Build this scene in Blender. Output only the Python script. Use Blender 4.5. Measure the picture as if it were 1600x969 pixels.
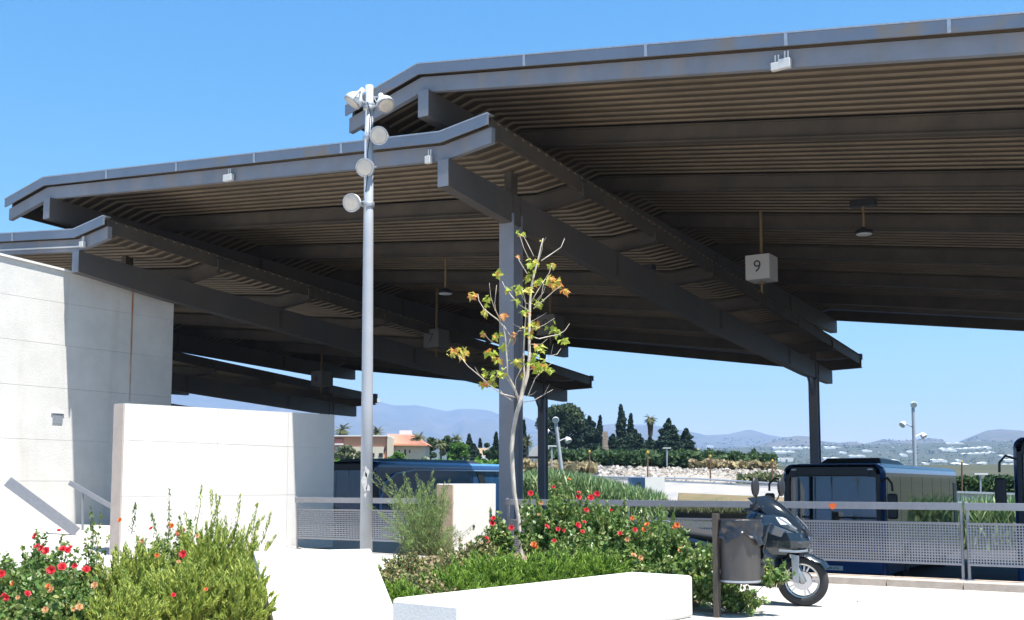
import bpy, bmesh, math, random
import numpy as np
from mathutils import Vector, Matrix, noise
for o in list(bpy.data.objects): bpy.data.objects.remove(o)
random.seed(7); RNG = np.random.default_rng(7)
SC = bpy.context.scene; COL = SC.collection
R = math.radians
# ---------------------------------------------------------------- camera
F = 1740.0; EYE = 1.4; PITCH = math.atan(157/F)
cam = bpy.data.objects.new('camera', bpy.data.cameras.new('camera')); COL.objects.link(cam)
cam.location = (0, 0, EYE); cam.rotation_euler = (R(90)+PITCH, 0, 0)
cam.data.sensor_width = 36; cam.data.lens = 36*F/1600; cam.data.shift_y = 115.5/1600
cam.data.clip_start = 0.1; cam.data.clip_end = 60000
SC.camera = cam
# ---------------------------------------------------------------- daylight
BETA = R(32.5)
U = Vector((math.cos(BETA), -math.sin(BETA), 0)); V = Vector((math.sin(BETA), math.cos(BETA), 0))
light = (U*-0.34 + V*0.08 + Vector((0, 0, -1))).normalized()      # the way the sunlight travels
sun = bpy.data.objects.new('sun', bpy.data.lights.new('sun', 'SUN')); COL.objects.link(sun)
sun.data.energy = 5.0; sun.data.angle = R(0.53); sun.data.color = (1.0, 0.955, 0.88)
sun.rotation_euler = light.to_track_quat('-Z', 'Y').to_euler(); sun.location = (10, -20, 60)
wd = bpy.data.worlds.new('World'); SC.world = wd; wd.use_nodes = True
nt = wd.node_tree; bg = nt.nodes['Background']
sky = nt.nodes.new('ShaderNodeTexSky'); sky.sky_type = 'NISHITA'; sky.sun_disc = False
sky.sun_elevation = math.asin(-light.z); sky.sun_rotation = math.atan2(-light.x, -light.y)
sky.air_density = 1.0; sky.dust_density = 0.4; sky.ozone_density = 2.0; sky.altitude = 50
sep = nt.nodes.new('ShaderNodeSeparateColor'); com = nt.nodes.new('ShaderNodeCombineColor'); nt.links.new(sky.outputs[0], sep.inputs[0])
for ch, (a_, p_) in enumerate(((0.62, 2.2), (0.65, 1.0), (0.80, 0.34))):     # the camera's rendering of the sky's blue
    m0 = nt.nodes.new('ShaderNodeMath'); m0.operation = 'MULTIPLY'; m0.inputs[1].default_value = 0.235
    m1 = nt.nodes.new('ShaderNodeMath'); m1.operation = 'POWER'; m1.inputs[1].default_value = p_
    m2 = nt.nodes.new('ShaderNodeMath'); m2.operation = 'MULTIPLY'; m2.inputs[1].default_value = a_/0.235
    nt.links.new(sep.outputs[ch], m0.inputs[0]); nt.links.new(m0.outputs[0], m1.inputs[0]); nt.links.new(m1.outputs[0], m2.inputs[0]); nt.links.new(m2.outputs[0], com.inputs[ch])
nt.links.new(com.outputs[0], bg.inputs[0]); bg.inputs[1].default_value = 0.103
SC.view_settings.view_transform = 'Standard'; SC.view_settings.look = 'None'
SC.view_settings.exposure = 1.2; SC.view_settings.gamma = 1
SC.cycles.max_bounces = 7; SC.cycles.diffuse_bounces = 4; SC.cycles.volume_bounces = 1
SC.cycles.sample_clamp_indirect = 6

# ---------------------------------------------------------------- measuring helpers
cp, sp = math.cos(PITCH), math.sin(PITCH)
def ray(px, py):
    a = (px-800)/F; b = (600-py)/F
    return Vector((a, cp-b*sp, sp+b*cp))
def P(px, py, Y):
    d = ray(px, py); return Vector((0, 0, EYE)) + d*(Y/d.y)
def G(px, py, z=0.0):
    d = ray(px, py); return Vector((0, 0, EYE)) + d*((z-EYE)/d.z)
def PV(px, py, v):                       # point on the vertical plane V.p = v
    d = ray(px, py); return Vector((0, 0, EYE)) + d*(v/d.dot(V))
def PU(px, py, u):
    d = ray(px, py); return Vector((0, 0, EYE)) + d*(u/d.dot(U))
def UV(u, v, z=0.0):
    p = U*u + V*v; return Vector((p.x, p.y, z))
def proj(p):
    q = Vector(p)-Vector((0, 0, EYE)); z = q.y*cp+q.z*sp
    return 800+F*q.x/z, 600-F*(-q.y*sp+q.z*cp)/z
def lerp(a, b, t): return a+(b-a)*t

# ---------------------------------------------------------------- materials
MATS = {}
def mat(name, col, rough=0.7, metal=0.0, spec=0.5, var=0.0, vscale=4.0, bump=0.0, bscale=40.0, col2=None,
        island=None, transl=0.0, coat=0.0, stretch=None, detail=4.0):
    if name in MATS: return MATS[name]
    m = bpy.data.materials.new(name); m.use_nodes = True; n = m.node_tree; N = n.nodes; L = n.links
    b = N['Principled BSDF']
    b.inputs['Roughness'].default_value = rough; b.inputs['Metallic'].default_value = metal
    b.inputs['Specular IOR Level'].default_value = spec; b.inputs['Coat Weight'].default_value = coat
    tc = N.new('ShaderNodeTexCoord'); mp = N.new('ShaderNodeMapping'); L.new(tc.outputs['Object'], mp.inputs[0])
    if stretch: mp.inputs['Scale'].default_value = stretch
    c = (*col, 1)
    out = None
    if island:
        g = N.new('ShaderNodeNewGeometry'); r = N.new('ShaderNodeValToRGB'); L.new(g.outputs['Random Per Island'], r.inputs[0])
        els = r.color_ramp.elements
        els[0].color = (*island[0], 1); els[1].color = (*island[-1], 1)
        for i, cc in enumerate(island[1:-1]):
            e = els.new((i+1)/(len(island)-1)); e.color = (*cc, 1)
        out = r.outputs[0]
    elif var > 0 or col2:
        nz = N.new('ShaderNodeTexNoise'); nz.inputs['Scale'].default_value = vscale; nz.inputs['Detail'].default_value = detail
        nz.inputs['Roughness'].default_value = 0.65
        L.new(mp.outputs[0], nz.inputs['Vector'])
        r = N.new('ShaderNodeValToRGB'); L.new(nz.outputs['Fac'], r.inputs[0])
        r.color_ramp.elements[0].position = 0.32; r.color_ramp.elements[1].position = 0.68
        k = col2 if col2 else tuple(x*(1-var) for x in col)
        r.color_ramp.elements[0].color = (*k, 1)
        r.color_ramp.elements[1].color = (*(tuple(min(1, x*(1+var)) for x in col) if not col2 else col), 1)
        out = r.outputs[0]
    if out: L.new(out, b.inputs['Base Color'])
    else: b.inputs['Base Color'].default_value = c
    if bump > 0:
        nb = N.new('ShaderNodeTexNoise'); nb.inputs['Scale'].default_value = bscale; nb.inputs['Detail'].default_value = 5
        L.new(mp.outputs[0], nb.inputs['Vector']); bp = N.new('ShaderNodeBump'); bp.inputs['Strength'].default_value = bump
        bp.inputs['Distance'].default_value = 0.02
        L.new(nb.outputs['Fac'], bp.inputs['Height']); L.new(bp.outputs[0], b.inputs['Normal'])
    if transl > 0:
        t = N.new('ShaderNodeBsdfTranslucent'); mx = N.new('ShaderNodeMixShader'); mx.inputs[0].default_value = transl
        if out: L.new(out, t.inputs[0])
        else: t.inputs[0].default_value = c
        L.new(b.outputs[0], mx.inputs[1]); L.new(t.outputs[0], mx.inputs[2]); L.new(mx.outputs[0], N['Material Output'].inputs[0])
    MATS[name] = m; return m

def stain(m, axis_scale, colr, lo=0.58, hi=0.75, amount=0.6, scale=1.0):
    """long vertical runs of dirt or rust: wear on the surface"""
    n = m.node_tree; N = n.nodes; L = n.links; b = N['Principled BSDF']
    tc = N.new('ShaderNodeTexCoord'); mp = N.new('ShaderNodeMapping'); mp.inputs['Scale'].default_value = axis_scale
    L.new(tc.outputs['Object'], mp.inputs[0])
    nz = N.new('ShaderNodeTexNoise'); nz.inputs['Scale'].default_value = scale; nz.inputs['Detail'].default_value = 3
    L.new(mp.outputs[0], nz.inputs['Vector'])
    mr = N.new('ShaderNodeMapRange'); mr.inputs[1].default_value = lo; mr.inputs[2].default_value = hi; mr.inputs[4].default_value = amount
    L.new(nz.outputs['Fac'], mr.inputs[0])
    mx = N.new('ShaderNodeMix'); mx.data_type = 'RGBA'; L.new(mr.outputs[0], mx.inputs[0])
    src = b.inputs['Base Color'].links[0].from_socket if b.inputs['Base Color'].links else None
    if src: L.new(src, mx.inputs[6])
    else: mx.inputs[6].default_value = b.inputs['Base Color'].default_value
    mx.inputs[7].default_value = (*colr, 1); L.new(mx.outputs[2], b.inputs['Base Color'])
    return m

M_CONC = stain(mat('board_marked_concrete', (0.64, 0.63, 0.605), 0.9, var=0.07, vscale=1.3, bump=0.25, bscale=30), (1.6, 1.6, 0.12), (0.42, 0.37, 0.32), 0.58, 0.85, 0.40, 1.6)
M_WHITE = stain(mat('white_concrete', (0.72, 0.70, 0.67), 0.85, var=0.035, vscale=2.2, bump=0.18, bscale=45), (1.2, 1.2, 0.3), (0.55, 0.50, 0.43), 0.6, 0.85, 0.5, 1.4)
M_STONE = mat('tan_stone', (0.46, 0.33, 0.22), 0.9, var=0.2, vscale=5, bump=0.3)
M_PAVE = stain(mat('plaza_concrete', (0.46, 0.44, 0.41), 0.9, var=0.06, vscale=0.7, bump=0.2, bscale=60), (1, 1, 1), (0.42, 0.37, 0.31), 0.6, 0.8, 0.5, 0.9)
M_KERB = mat('kerb_stone', (0.48, 0.40, 0.33), 0.9, var=0.15, vscale=6, bump=0.3)
M_ASPH = mat('asphalt', (0.05, 0.05, 0.055), 0.9, var=0.2, vscale=0.5, bump=0.2, bscale=80)
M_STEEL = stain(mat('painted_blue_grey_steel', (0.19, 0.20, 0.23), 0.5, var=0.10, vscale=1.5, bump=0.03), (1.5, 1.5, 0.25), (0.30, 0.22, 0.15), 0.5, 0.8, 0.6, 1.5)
M_BEAM = stain(mat('shaded_beam_paint', (0.088, 0.080, 0.076), 0.6, var=0.12, vscale=1.2, bump=0.03), (.5, .5, .5), (0.13, 0.10, 0.07), 0.45, 0.8, 0.7, 1.0)  # shade on the beam flanks is put into this darker colour
M_FLASH = stain(mat('roof_edge_flashing', (0.215, 0.235, 0.275), 0.42, metal=0.3, var=0.08, vscale=1.0), (0.9, 0.9, 1.5), (0.33, 0.23, 0.14), 0.60, 0.72, 0.7, 1.1)
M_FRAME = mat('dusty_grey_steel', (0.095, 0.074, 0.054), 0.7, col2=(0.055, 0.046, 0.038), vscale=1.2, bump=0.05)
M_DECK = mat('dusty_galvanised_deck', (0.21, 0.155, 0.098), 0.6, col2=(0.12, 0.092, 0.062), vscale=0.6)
M_PAN = mat('shaded_deck_pan', (0.085, 0.062, 0.040), 0.8, col2=(0.055, 0.042, 0.030), vscale=0.8)  # shade between the deck ribs painted in as a darker pan colour
M_GALV = mat('galvanised_steel', (0.42, 0.44, 0.48), 0.45, metal=0.55, var=0.12, vscale=14)
M_RAIL = mat('brushed_rail_steel', (0.27, 0.275, 0.30), 0.42, metal=0.5, var=0.08, vscale=20)
M_LAMP = mat('grey_white_pole_paint', (0.38, 0.40, 0.43), 0.45, var=0.06, vscale=3)
M_HOUS = mat('lamp_housing_paint', (0.66, 0.66, 0.64), 0.4)
M_LENS = mat('lamp_glass', (0.62, 0.55, 0.46), 0.12, spec=0.6, col2=(0.5, 0.46, 0.42), vscale=8)
M_BLACK = mat('black_plastic', (0.022, 0.022, 0.025), 0.45)
M_YEL = mat('yellow_fitting', (0.62, 0.38, 0.06), 0.5, var=0.2)
M_BRASS = mat('brown_rod', (0.20, 0.13, 0.06), 0.6)
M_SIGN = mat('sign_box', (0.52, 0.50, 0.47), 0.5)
M_SIGN2 = mat('dark_sign_box', (0.15, 0.14, 0.13), 0.6)  # darker copy of the sign-box tone for the farther boxes
M_INK = mat('sign_ink', (0.05, 0.05, 0.05), 0.6)
M_BOX = mat('junction_box', (0.62, 0.60, 0.57), 0.5)
M_SOIL = mat('dry_soil', (0.22, 0.16, 0.10), 0.95, var=0.25, vscale=4, bump=0.5, bscale=20)

# ---------------------------------------------------------------- object helpers
ORG = {}
def tag(o, label=None, cat=None, group=None, kind=None):
    if label: o['label'] = label
    if cat: o['category'] = cat
    if group: o['group'] = group
    if kind: o['kind'] = kind
    return o
def empty(name, loc, label, cat, group=None, rot=0.0):
    o = bpy.data.objects.new(name, None); COL.objects.link(o); o.location = loc; o.rotation_euler = (0, 0, rot)
    o.empty_display_size = 0.2
    ORG[o.name] = Vector(loc) if rot == 0.0 else None
    return tag(o, label, cat, group)
def link(name, me, parent=None, loc=None):
    o = bpy.data.objects.new(name, me); COL.objects.link(o)
    if parent: o.parent = parent
    if loc is not None: o.location = loc
    return o
class MB:
    def __init__(s, local=False): s.v = []; s.f = []; s.m = []; s.cur = 0; s.local = local; s.sm = []; s.smooth = False
    def add(s, vs, fs):
        k = len(s.v); s.v += [tuple(x) for x in vs]
        for f in fs: s.f.append(tuple(i+k for i in f)); s.m.append(s.cur); s.sm.append(s.smooth)
    def box(s, c, sz, ax=None):
        c = Vector(c); X, Y, Z = ax if ax else (Vector((1, 0, 0)), Vector((0, 1, 0)), Vector((0, 0, 1)))
        vs = [c+X*(sz[0]/2*i)+Y*(sz[1]/2*j)+Z*(sz[2]/2*k) for i in (-1, 1) for j in (-1, 1) for k in (-1, 1)]
        s.add(vs, [(0, 1, 3, 2), (4, 6, 7, 5), (0, 4, 5, 1), (2, 3, 7, 6), (0, 2, 6, 4), (1, 5, 7, 3)])
    def hexa(s, a, b):              # two quads (4 points each) joined
        s.add(list(a)+list(b), [(3, 2, 1, 0), (4, 5, 6, 7), (0, 1, 5, 4), (1, 2, 6, 5), (2, 3, 7, 6), (3, 0, 4, 7)])
    def bar(s, a, b, w, h, up=Vector((0, 0, 1))):
        a = Vector(a); b = Vector(b); d = (b-a).normalized(); x = d.cross(up).normalized(); z = x.cross(d)
        q = lambda p: [p-x*w/2-z*h/2, p+x*w/2-z*h/2, p+x*w/2+z*h/2, p-x*w/2+z*h/2]
        s.hexa(q(a), q(b))
    def sweep(s, pts, sec, up=Vector((0, 0, 1)), closed=True, caps=True):   # sec: (side, up) offsets
        pts = [Vector(p) for p in pts]; n = len(sec); vs = []
        for i, p in enumerate(pts):
            d = (pts[min(i+1, len(pts)-1)]-pts[max(i-1, 0)]).normalized(); x = d.cross(up).normalized()
            vs += [p+x*a+Vector((0, 0, 1))*b for a, b in sec]
        fs = [(i*n+j, i*n+(j+1) % n, (i+1)*n+(j+1) % n, (i+1)*n+j) for i in range(len(pts)-1) for j in range(n if closed else n-1)]
        if caps and closed: fs += [tuple(range(n))[::-1], tuple((len(pts)-1)*n+j for j in range(n))]
        s.add(vs, fs)
    def tube(s, pts, r, n=8, cap=True):
        pts = [Vector(p) for p in pts]; rs = r if isinstance(r, (list, tuple)) else [r]*len(pts); vs = []
        prev = None
        for i, p in enumerate(pts):
            d = (pts[min(i+1, len(pts)-1)]-pts[max(i-1, 0)]).normalized()
            if prev is None: x = d.orthogonal().normalized()
            else: x = (prev-d*prev.dot(d)).normalized()
            prev = x; y = d.cross(x)
            vs += [p+(x*math.cos(2*math.pi*k/n)+y*math.sin(2*math.pi*k/n))*rs[i] for k in range(n)]
        fs = [(i*n+j, i*n+(j+1) % n, (i+1)*n+(j+1) % n, (i+1)*n+j) for i in range(len(pts)-1) for j in range(n)]
        if cap: fs += [tuple(range(n))[::-1], tuple((len(pts)-1)*n+j for j in range(n))]
        s.add(vs, fs)
    def lathe(s, c, ax, prof, n=16):            # prof: (radius, along)
        c = Vector(c); ax = Vector(ax).normalized(); x = ax.orthogonal().normalized(); y = ax.cross(x); vs = []
        for r, h in prof: vs += [c+ax*h+(x*math.cos(2*math.pi*k/n)+y*math.sin(2*math.pi*k/n))*r for k in range(n)]
        fs = [(i*n+j, i*n+(j+1) % n, (i+1)*n+(j+1) % n, (i+1)*n+j) for i in range(len(prof)-1) for j in range(n)]
        fs += [tuple(range(n))[::-1], tuple((len(prof)-1)*n+j for j in range(n))]
        s.add(vs, fs)
    def prism(s, poly, off):                    # polygon of points pushed by off
        k = len(poly); poly = [Vector(p) for p in poly]; off = Vector(off)
        s.add(poly+[p+off for p in poly], [tuple(range(k))[::-1], tuple(range(k, 2*k))]+[(i, (i+1) % k, k+(i+1) % k, k+i) for i in range(k)])
    def ball(s, c, r, n=8, sc=(1, 1, 1)):
        c = Vector(c); vs = [c+Vector((0, 0, -r*sc[2]))]; m = n//2
        for i in range(1, m):
            a = math.pi*i/m
            vs += [c+Vector((math.sin(a)*math.cos(2*math.pi*k/n)*r*sc[0], math.sin(a)*math.sin(2*math.pi*k/n)*r*sc[1], -math.cos(a)*r*sc[2])) for k in range(n)]
        vs.append(c+Vector((0, 0, r*sc[2]))); L = len(vs)-1
        fs = [(0, 1+(k+1) % n, 1+k) for k in range(n)]+[(L, 1+(m-2)*n+k, 1+(m-2)*n+(k+1) % n) for k in range(n)]
        for i in range(m-2): fs += [(1+i*n+k, 1+i*n+(k+1) % n, 1+(i+1)*n+(k+1) % n, 1+(i+1)*n+k) for k in range(n)]
        s.add(vs, fs)
    def mesh(s, name, mats, origin=Vector((0, 0, 0))):
        me = bpy.data.meshes.new(name); me.from_pydata([(a-origin.x, b-origin.y, c-origin.z) for a, b, c in s.v], [], s.f)
        if not isinstance(mats, (list, tuple)): mats = [mats]
        for m in mats: me.materials.append(m)
        if len(mats) > 1: me.polygons.foreach_set('material_index', s.m)
        me.polygons.foreach_set('use_smooth', s.sm)
        me.update(); return me
    def build(s, name, mats, parent=None, bevel=0.0, fixn=True):
        """vertices are in world space unless the parent is a rotated thing (then they are in its space)"""
        if parent is not None:
            og = ORG.get(parent.name); og = og if og is not None else Vector((0, 0, 0)); loc = None
        else:
            vs = np.array(s.v); og = Vector((vs[:, 0].mean(), vs[:, 1].mean(), vs[:, 2].min())); loc = og
        me = s.mesh(name, mats, og)
        if fixn:
            bm = bmesh.new(); bm.from_mesh(me); bmesh.ops.recalc_face_normals(bm, faces=bm.faces); bm.to_mesh(me); bm.free()
        o = link(name, me, parent, loc); ORG[o.name] = og
        if bevel > 0:
            b = o.modifiers.new('edge', 'BEVEL'); b.width = bevel; b.segments = 2; b.limit_method = 'ANGLE'; b.angle_limit = R(40)
        return o
def struct(o): o['kind'] = 'structure'; return o
def stuff(o): o['kind'] = 'stuff'; return o
def fast_mesh(name, verts, faces, material, k):       # numpy quads or triangles
    me = bpy.data.meshes.new(name); nv = len(verts); nf = len(faces)
    me.vertices.add(nv); me.vertices.foreach_set('co', verts.astype(np.float32).ravel())
    me.loops.add(nf*k); me.loops.foreach_set('vertex_index', faces.astype(np.int32).ravel())
    me.polygons.add(nf); me.polygons.foreach_set('loop_start', np.arange(0, nf*k, k, dtype=np.int32))
    me.polygons.foreach_set('loop_total', np.full(nf, k, dtype=np.int32))
    me.materials.append(material); me.update(calc_edges=True); return me
def copy_thing(src, loc=None, rot=None, label=None):
    def rec(o, par):
        c = o.copy(); COL.objects.link(c); c.parent = par
        for ch in [x for x in KIDS.get(o.name, [])]: rec(ch, c)
        return c
    kids = {}
    for o in bpy.data.objects:
        if o.parent: kids.setdefault(o.parent.name, []).append(o)
    KIDS = kids
    c = rec(src, None)
    if loc is not None: c.location = loc
    if rot is not None: c.rotation_euler = rot
    if label: c['label'] = label
    return c
# ================================================================ GROUND
VN = 16.2                                   # line of the canopies' front ends, of the railing and of the plaza's edge
YARD = -1.15
def plaza_h(u):
    pts = [(-60, .48), (-19, .48), (-15.3, .15), (-6, 0), (60, 0)]
    for (a, ha), (b, hb) in zip(pts, pts[1:]):
        if a <= u <= b: return ha+(hb-ha)*(u-a)/(b-a)
    return 0.0
m = MB()
us = [-60, -19, -15.3, -11, -6, 0, 8, 14, 22, 34]
for a, b in zip(us, us[1:]):                # surface between the joints, one slab per bay of the paving
    for c, d in ((-40, -8), (-8, 4), (4, 10.2), (10.2, VN+.25)):
        d2 = d
        za, zb = plaza_h(a), plaza_h(b); g = 0.006
        q = lambda z0, z1: None
        A = [UV(a+g, c+g, za-.25), UV(b-g, c+g, zb-.25), UV(b-g, d2-g, zb-.25), UV(a+g, d2-g, za-.25)]
        B = [UV(a+g, c+g, za), UV(b-g, c+g, zb), UV(b-g, d2-g, zb), UV(a+g, d2-g, za)]
        m.hexa(A, B)
pz = struct(m.build('plaza_paving', M_PAVE))
m = MB(); m.hexa([UV(-60, -40, -1.6), UV(34, -40, -1.6), UV(34, VN+.2, -1.6), UV(-60, VN+.2, -1.6)],
                 [UV(-60, -40, -.26), UV(34, -40, -.26), UV(34, VN+.2, -.26), UV(-60, VN+.2, -.26)])
struct(m.build('plaza_base', M_CONC))
m = MB(); m.hexa([UV(-60, VN+.26, -1.6), UV(-15.9, VN+.26, -1.6), UV(-15.9, 26, -1.6), UV(-60, 26, -1.6)],
                 [UV(-60, VN+.26, .478), UV(-15.9, VN+.26, .2), UV(-15.9, 26, .2), UV(-60, 26, .478)])
struct(m.build('terrace_ground', M_PAVE))
# kerb under the railing
m = MB()
ks = np.arange(-8, 30, 1.0)
for i, a in enumerate(ks):
    m.hexa([UV(a+.006, VN-.32, -.02), UV(a+.994, VN-.32, -.02), UV(a+.994, VN+.24, -.02), UV(a+.006, VN+.24, -.02)],
           [UV(a+.006, VN-.32, .10), UV(a+.994, VN-.32, .10), UV(a+.994, VN+.24, .10), UV(a+.006, VN+.24, .10)])
struct(m.build('kerb', M_KERB, bevel=.006))

# the land: one sheet out to the foot of the mountains
def land_h(r, az):                          # az in pixels of the photograph's width, for shape only
    k = [(0, -1.2), (52, -1.2), (66, -0.6), (80, 1.0), (96, 2.3), (130, 3.3), (220, 5.0), (400, 7.0), (900, 13), (1600, 22), (2400, 60), (3200, 110), (5000, 120), (9000, 150), (16000, 200)]
    for (a, ha), (b, hb) in zip(k, k[1:]):
        if a <= r <= b:
            t = (r-a)/(b-a); return ha+(hb-ha)*t
    return k[-1][1]
rs = [0.5, 10, 25, 52, 58, 66, 72, 80, 88, 96, 110, 130, 170, 220, 300, 400, 600, 900, 1250, 1600, 2000, 2400, 2800, 3200, 5000, 8000, 12000]
na = 160; vs = []; fs = []
for r in rs:
    for k in range(na):
        a = 2*math.pi*k/na; x, y = r*math.sin(a), r*math.cos(a)
        h = land_h(r, 0) if (y > 0) else min(land_h(r, 0), -1.2+ (0.002*r))
        if r > 300: h += noise.noise(Vector((x/500, y/500, 0)))*r*0.004
        vs.append((x, y, h))
for i in range(len(rs)-1):
    for k in range(na): fs.append((i*na+k, i*na+(k+1) % na, (i+1)*na+(k+1) % na, (i+1)*na+k))
fs.append(tuple(range(na)))
M_LAND = mat('dry_grass_land', (0.065, 0.066, 0.038), 0.95, col2=(0.025, 0.036, 0.018), vscale=0.035, detail=8)
g = MB(); g.add(vs, fs); struct(g.build('ground', M_LAND))
# bus yard asphalt
m = MB()
m.hexa([UV(-46, VN+.3, -1.5), UV(40, VN+.3, -1.5), UV(40, 56, -1.5), UV(-46, 50, -1.5)],
       [UV(-46, VN+.3, YARD), UV(40, VN+.3, YARD), UV(40, 56, YARD), UV(-46, 50, YARD)])
struct(m.build('bus_yard_road', M_ASPH))

# ================================================================ CANOPIES
VF = P(1306, 599, 40).dot(V)
BEAM = .50; PUR = .36; DK = .10
class Can: pass
def plane_pts(lst, v): return [PV(x, y, v) for x, y in lst]
Mc = Can(); Mc.n = plane_pts([(16, 316), (76, 282), (694, 213), (769, 184)], VN)
Mc.f = plane_pts([(880, 524), (1292, 560), (1346, 555)], VF); Mc.f = [Mc.f[0]+(Mc.n[0]-Mc.n[1])]+Mc.f
Rc = Can(); a, b, c = plane_pts([(547, 172), (660, 107), (1600, 31)], VN)
LBC = (Mc.n[2]-Mc.n[1]).length
d = (c-b).normalized(); Rc.n = [a, b, b+d*LBC, b+d*LBC+(Mc.n[3]-Mc.n[2])]
b2, c2 = plane_pts([(1297, 481), (1600, 496)], VF); d = (c2-b2).normalized()
Rc.f = [b2+(a-b), b2, b2+d*LBC, b2+d*LBC+(Mc.f[3]-Mc.f[2])]
Lc = Can(); z0, c, dd = plane_pts([(0, 370), (123, 363), (170, 342)], VN); dr = (z0-c).normalized()
Lc.n = [c+dr*LBC+(Mc.n[0]-Mc.n[1]), c+dr*LBC, c, dd]
b2, c2, d2 = plane_pts([(549, 563), (880, 593), (925, 589)], VF); Lc.f = [b2+(Mc.n[0]-Mc.n[1]), b2, c2, d2]
L2 = Can(); L2.n = [p+(Lc.n[2]-Mc.n[2]) for p in Lc.n]; T2 = PV(587, 617, VF)-Lc.f[3]; L2.f = [p+T2 for p in Lc.f]
L3 = Can(); L3.n = [p+(Lc.n[2]-Mc.n[2]) for p in L2.n]; L3.f = [p+T2 for p in L2.f]
R2 = Can(); T = Rc.n[2]-Mc.n[2]; R2.n = [p+T for p in Rc.n]; R2.f = [p+(Rc.f[2]-Mc.f[2]) for p in Rc.f]
def S(cn, i, t): return lerp(cn.n[i], cn.f[i], t)
def roof_z(cn, x, y):
    p = Vector((x, y, 0)); v = p.dot(V); t = (v-VN)/(VF-VN); pts = [S(cn, i, t) for i in range(4)]; u = p.dot(U)
    for a, b in zip(pts, pts[1:]):
        if a.dot(U) <= u <= b.dot(U): return lerp(a.z, b.z, (u-a.dot(U))/(b.dot(U)-a.dot(U)))
    return pts[1].z
NB = 7
M_FRONT = M_STEEL
def canopy(cn, label, posts=True, stubs=None):
    base = UV(cn.n[2].dot(U), VN, YARD)
    t = empty('bus_canopy', base, label, 'canopy', 'steel canopies over the bus bays')
    # corrugated deck: one sheet per bay and facet
    for k in range(NB):
        for fc in range(3):
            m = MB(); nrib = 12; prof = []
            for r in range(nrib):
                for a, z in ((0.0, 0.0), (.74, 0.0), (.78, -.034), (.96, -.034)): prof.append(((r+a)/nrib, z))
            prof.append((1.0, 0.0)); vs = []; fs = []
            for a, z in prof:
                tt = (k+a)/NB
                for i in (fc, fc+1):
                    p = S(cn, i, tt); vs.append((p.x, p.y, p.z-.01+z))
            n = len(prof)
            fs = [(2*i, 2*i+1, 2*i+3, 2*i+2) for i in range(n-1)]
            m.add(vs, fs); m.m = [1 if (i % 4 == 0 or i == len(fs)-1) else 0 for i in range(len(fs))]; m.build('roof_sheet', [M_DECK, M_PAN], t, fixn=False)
    # purlins: the first is the fascia beam
    for k in range(NB+1):
        tt = k/NB; m = MB(); pts = [S(cn, i, tt)+V*(.04 if k == 0 else (-.04 if k == NB else 0)) for i in range(4)]
        w, fl = .03, .10
        zt, zb = -DK-.005, -DK-PUR
        sec = [(-fl, zt), (fl, zt), (fl, zt-.02), (w, zt-.02), (w, zb+.03), (fl, zb+.03), (fl, zb), (-fl, zb), (-fl, zb+.03), (-w, zb+.03), (-w, zt-.02), (-fl, zt-.02)]
        if k == 0: sec = [(-.06, zt), (.06, zt), (.06, zb), (-.06, zb)]
        if k == 0: sec = [(-.06, zt-.07), (.06, zt-.07), (.06, zb), (-.06, zb)]
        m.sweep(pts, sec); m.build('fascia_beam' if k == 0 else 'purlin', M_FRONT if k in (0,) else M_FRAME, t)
    # roof edge flashing, front and back
    for tt, sg in ((0, -1), (1, 1)):
        m = MB(); pts = [S(cn, i, tt)+V*(.13*sg) for i in range(4)]
        m.sweep(pts, [(-.02, .03), (.02, .03), (.02, -.155), (-.02, -.155)])
        m.build('roof_flashing', M_FLASH, t)
        m = MB(); m.sweep([p+V*(-.075*sg)+Vector((0, 0, .045)) for p in pts], [(-.11, -.012), (.11, -.012), (.11, .012), (-.11, .012)]); m.build('roof_coping', M_GALV, t)
    # joint covers on the flashing
    for q in range(1, 5):
        p = lerp(cn.n[1], cn.n[2], q/5)+V*(-.155); m = MB(); m.box(p+Vector((0, 0, -.06)), (.05, .02, .20), (U, V, Vector((0, 0, 1)))); m.build('joint_cover', M_GALV, t)
    # edge beams along both sides
    for i, sg in ((0, 1), (3, -1)):
        m = MB(); a = S(cn, i, 0)+V*.02; b = S(cn, i, 1)-V*.02
        off = U*(.07*sg)+Vector((0, 0, -.15))
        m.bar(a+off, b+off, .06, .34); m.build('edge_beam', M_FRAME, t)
    # main beams, deeper in the middle
    def beam(i, duo):
        pts = []
        for tt, h in ((0.0, .50), (.10, .60), (.5, .68), (.88, .60), (1.0, .46)):
            p = S(cn, i, tt)+U*duo+Vector((0, 0, -DK-PUR-.012)); pts.append((p, h))
        pts[0] = (pts[0][0]+V*-.10, .50); pts[-1] = (pts[-1][0]+V*.05, .46)
        m = MB(); vs = []
        for p, h in pts:
            vs += [p-U*.12, p+U*.12, p+U*.12-Vector((0, 0, h)), p-U*.12-Vector((0, 0, h))]
        fs = [(4*i+j, 4*i+(j+1) % 4, 4*i+4+(j+1) % 4, 4*i+4+j) for i in range(len(pts)-1) for j in range(4)]+[(0, 1, 2, 3), tuple(4*(len(pts)-1)+j for j in (3, 2, 1, 0))]
        m.add(vs, fs)
        m.m[-2] = 1; m.build('main_beam', [M_BEAM, M_STEEL], t)  # sky-lit front end painted lighter than the shaded flanks
        # splice plates on the flank
        for tt in (.28, .55, .8):
            p = S(cn, i, tt)+U*duo+Vector((0, 0, -DK-PUR-.32)); m = MB(); m.box(p+U*.128, (.016, .14, .5), (U, V, Vector((0, 0, 1)))); m.build('stiffener', M_FRAME, t)
    beam(1, .10); beam(2, .05)
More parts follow.
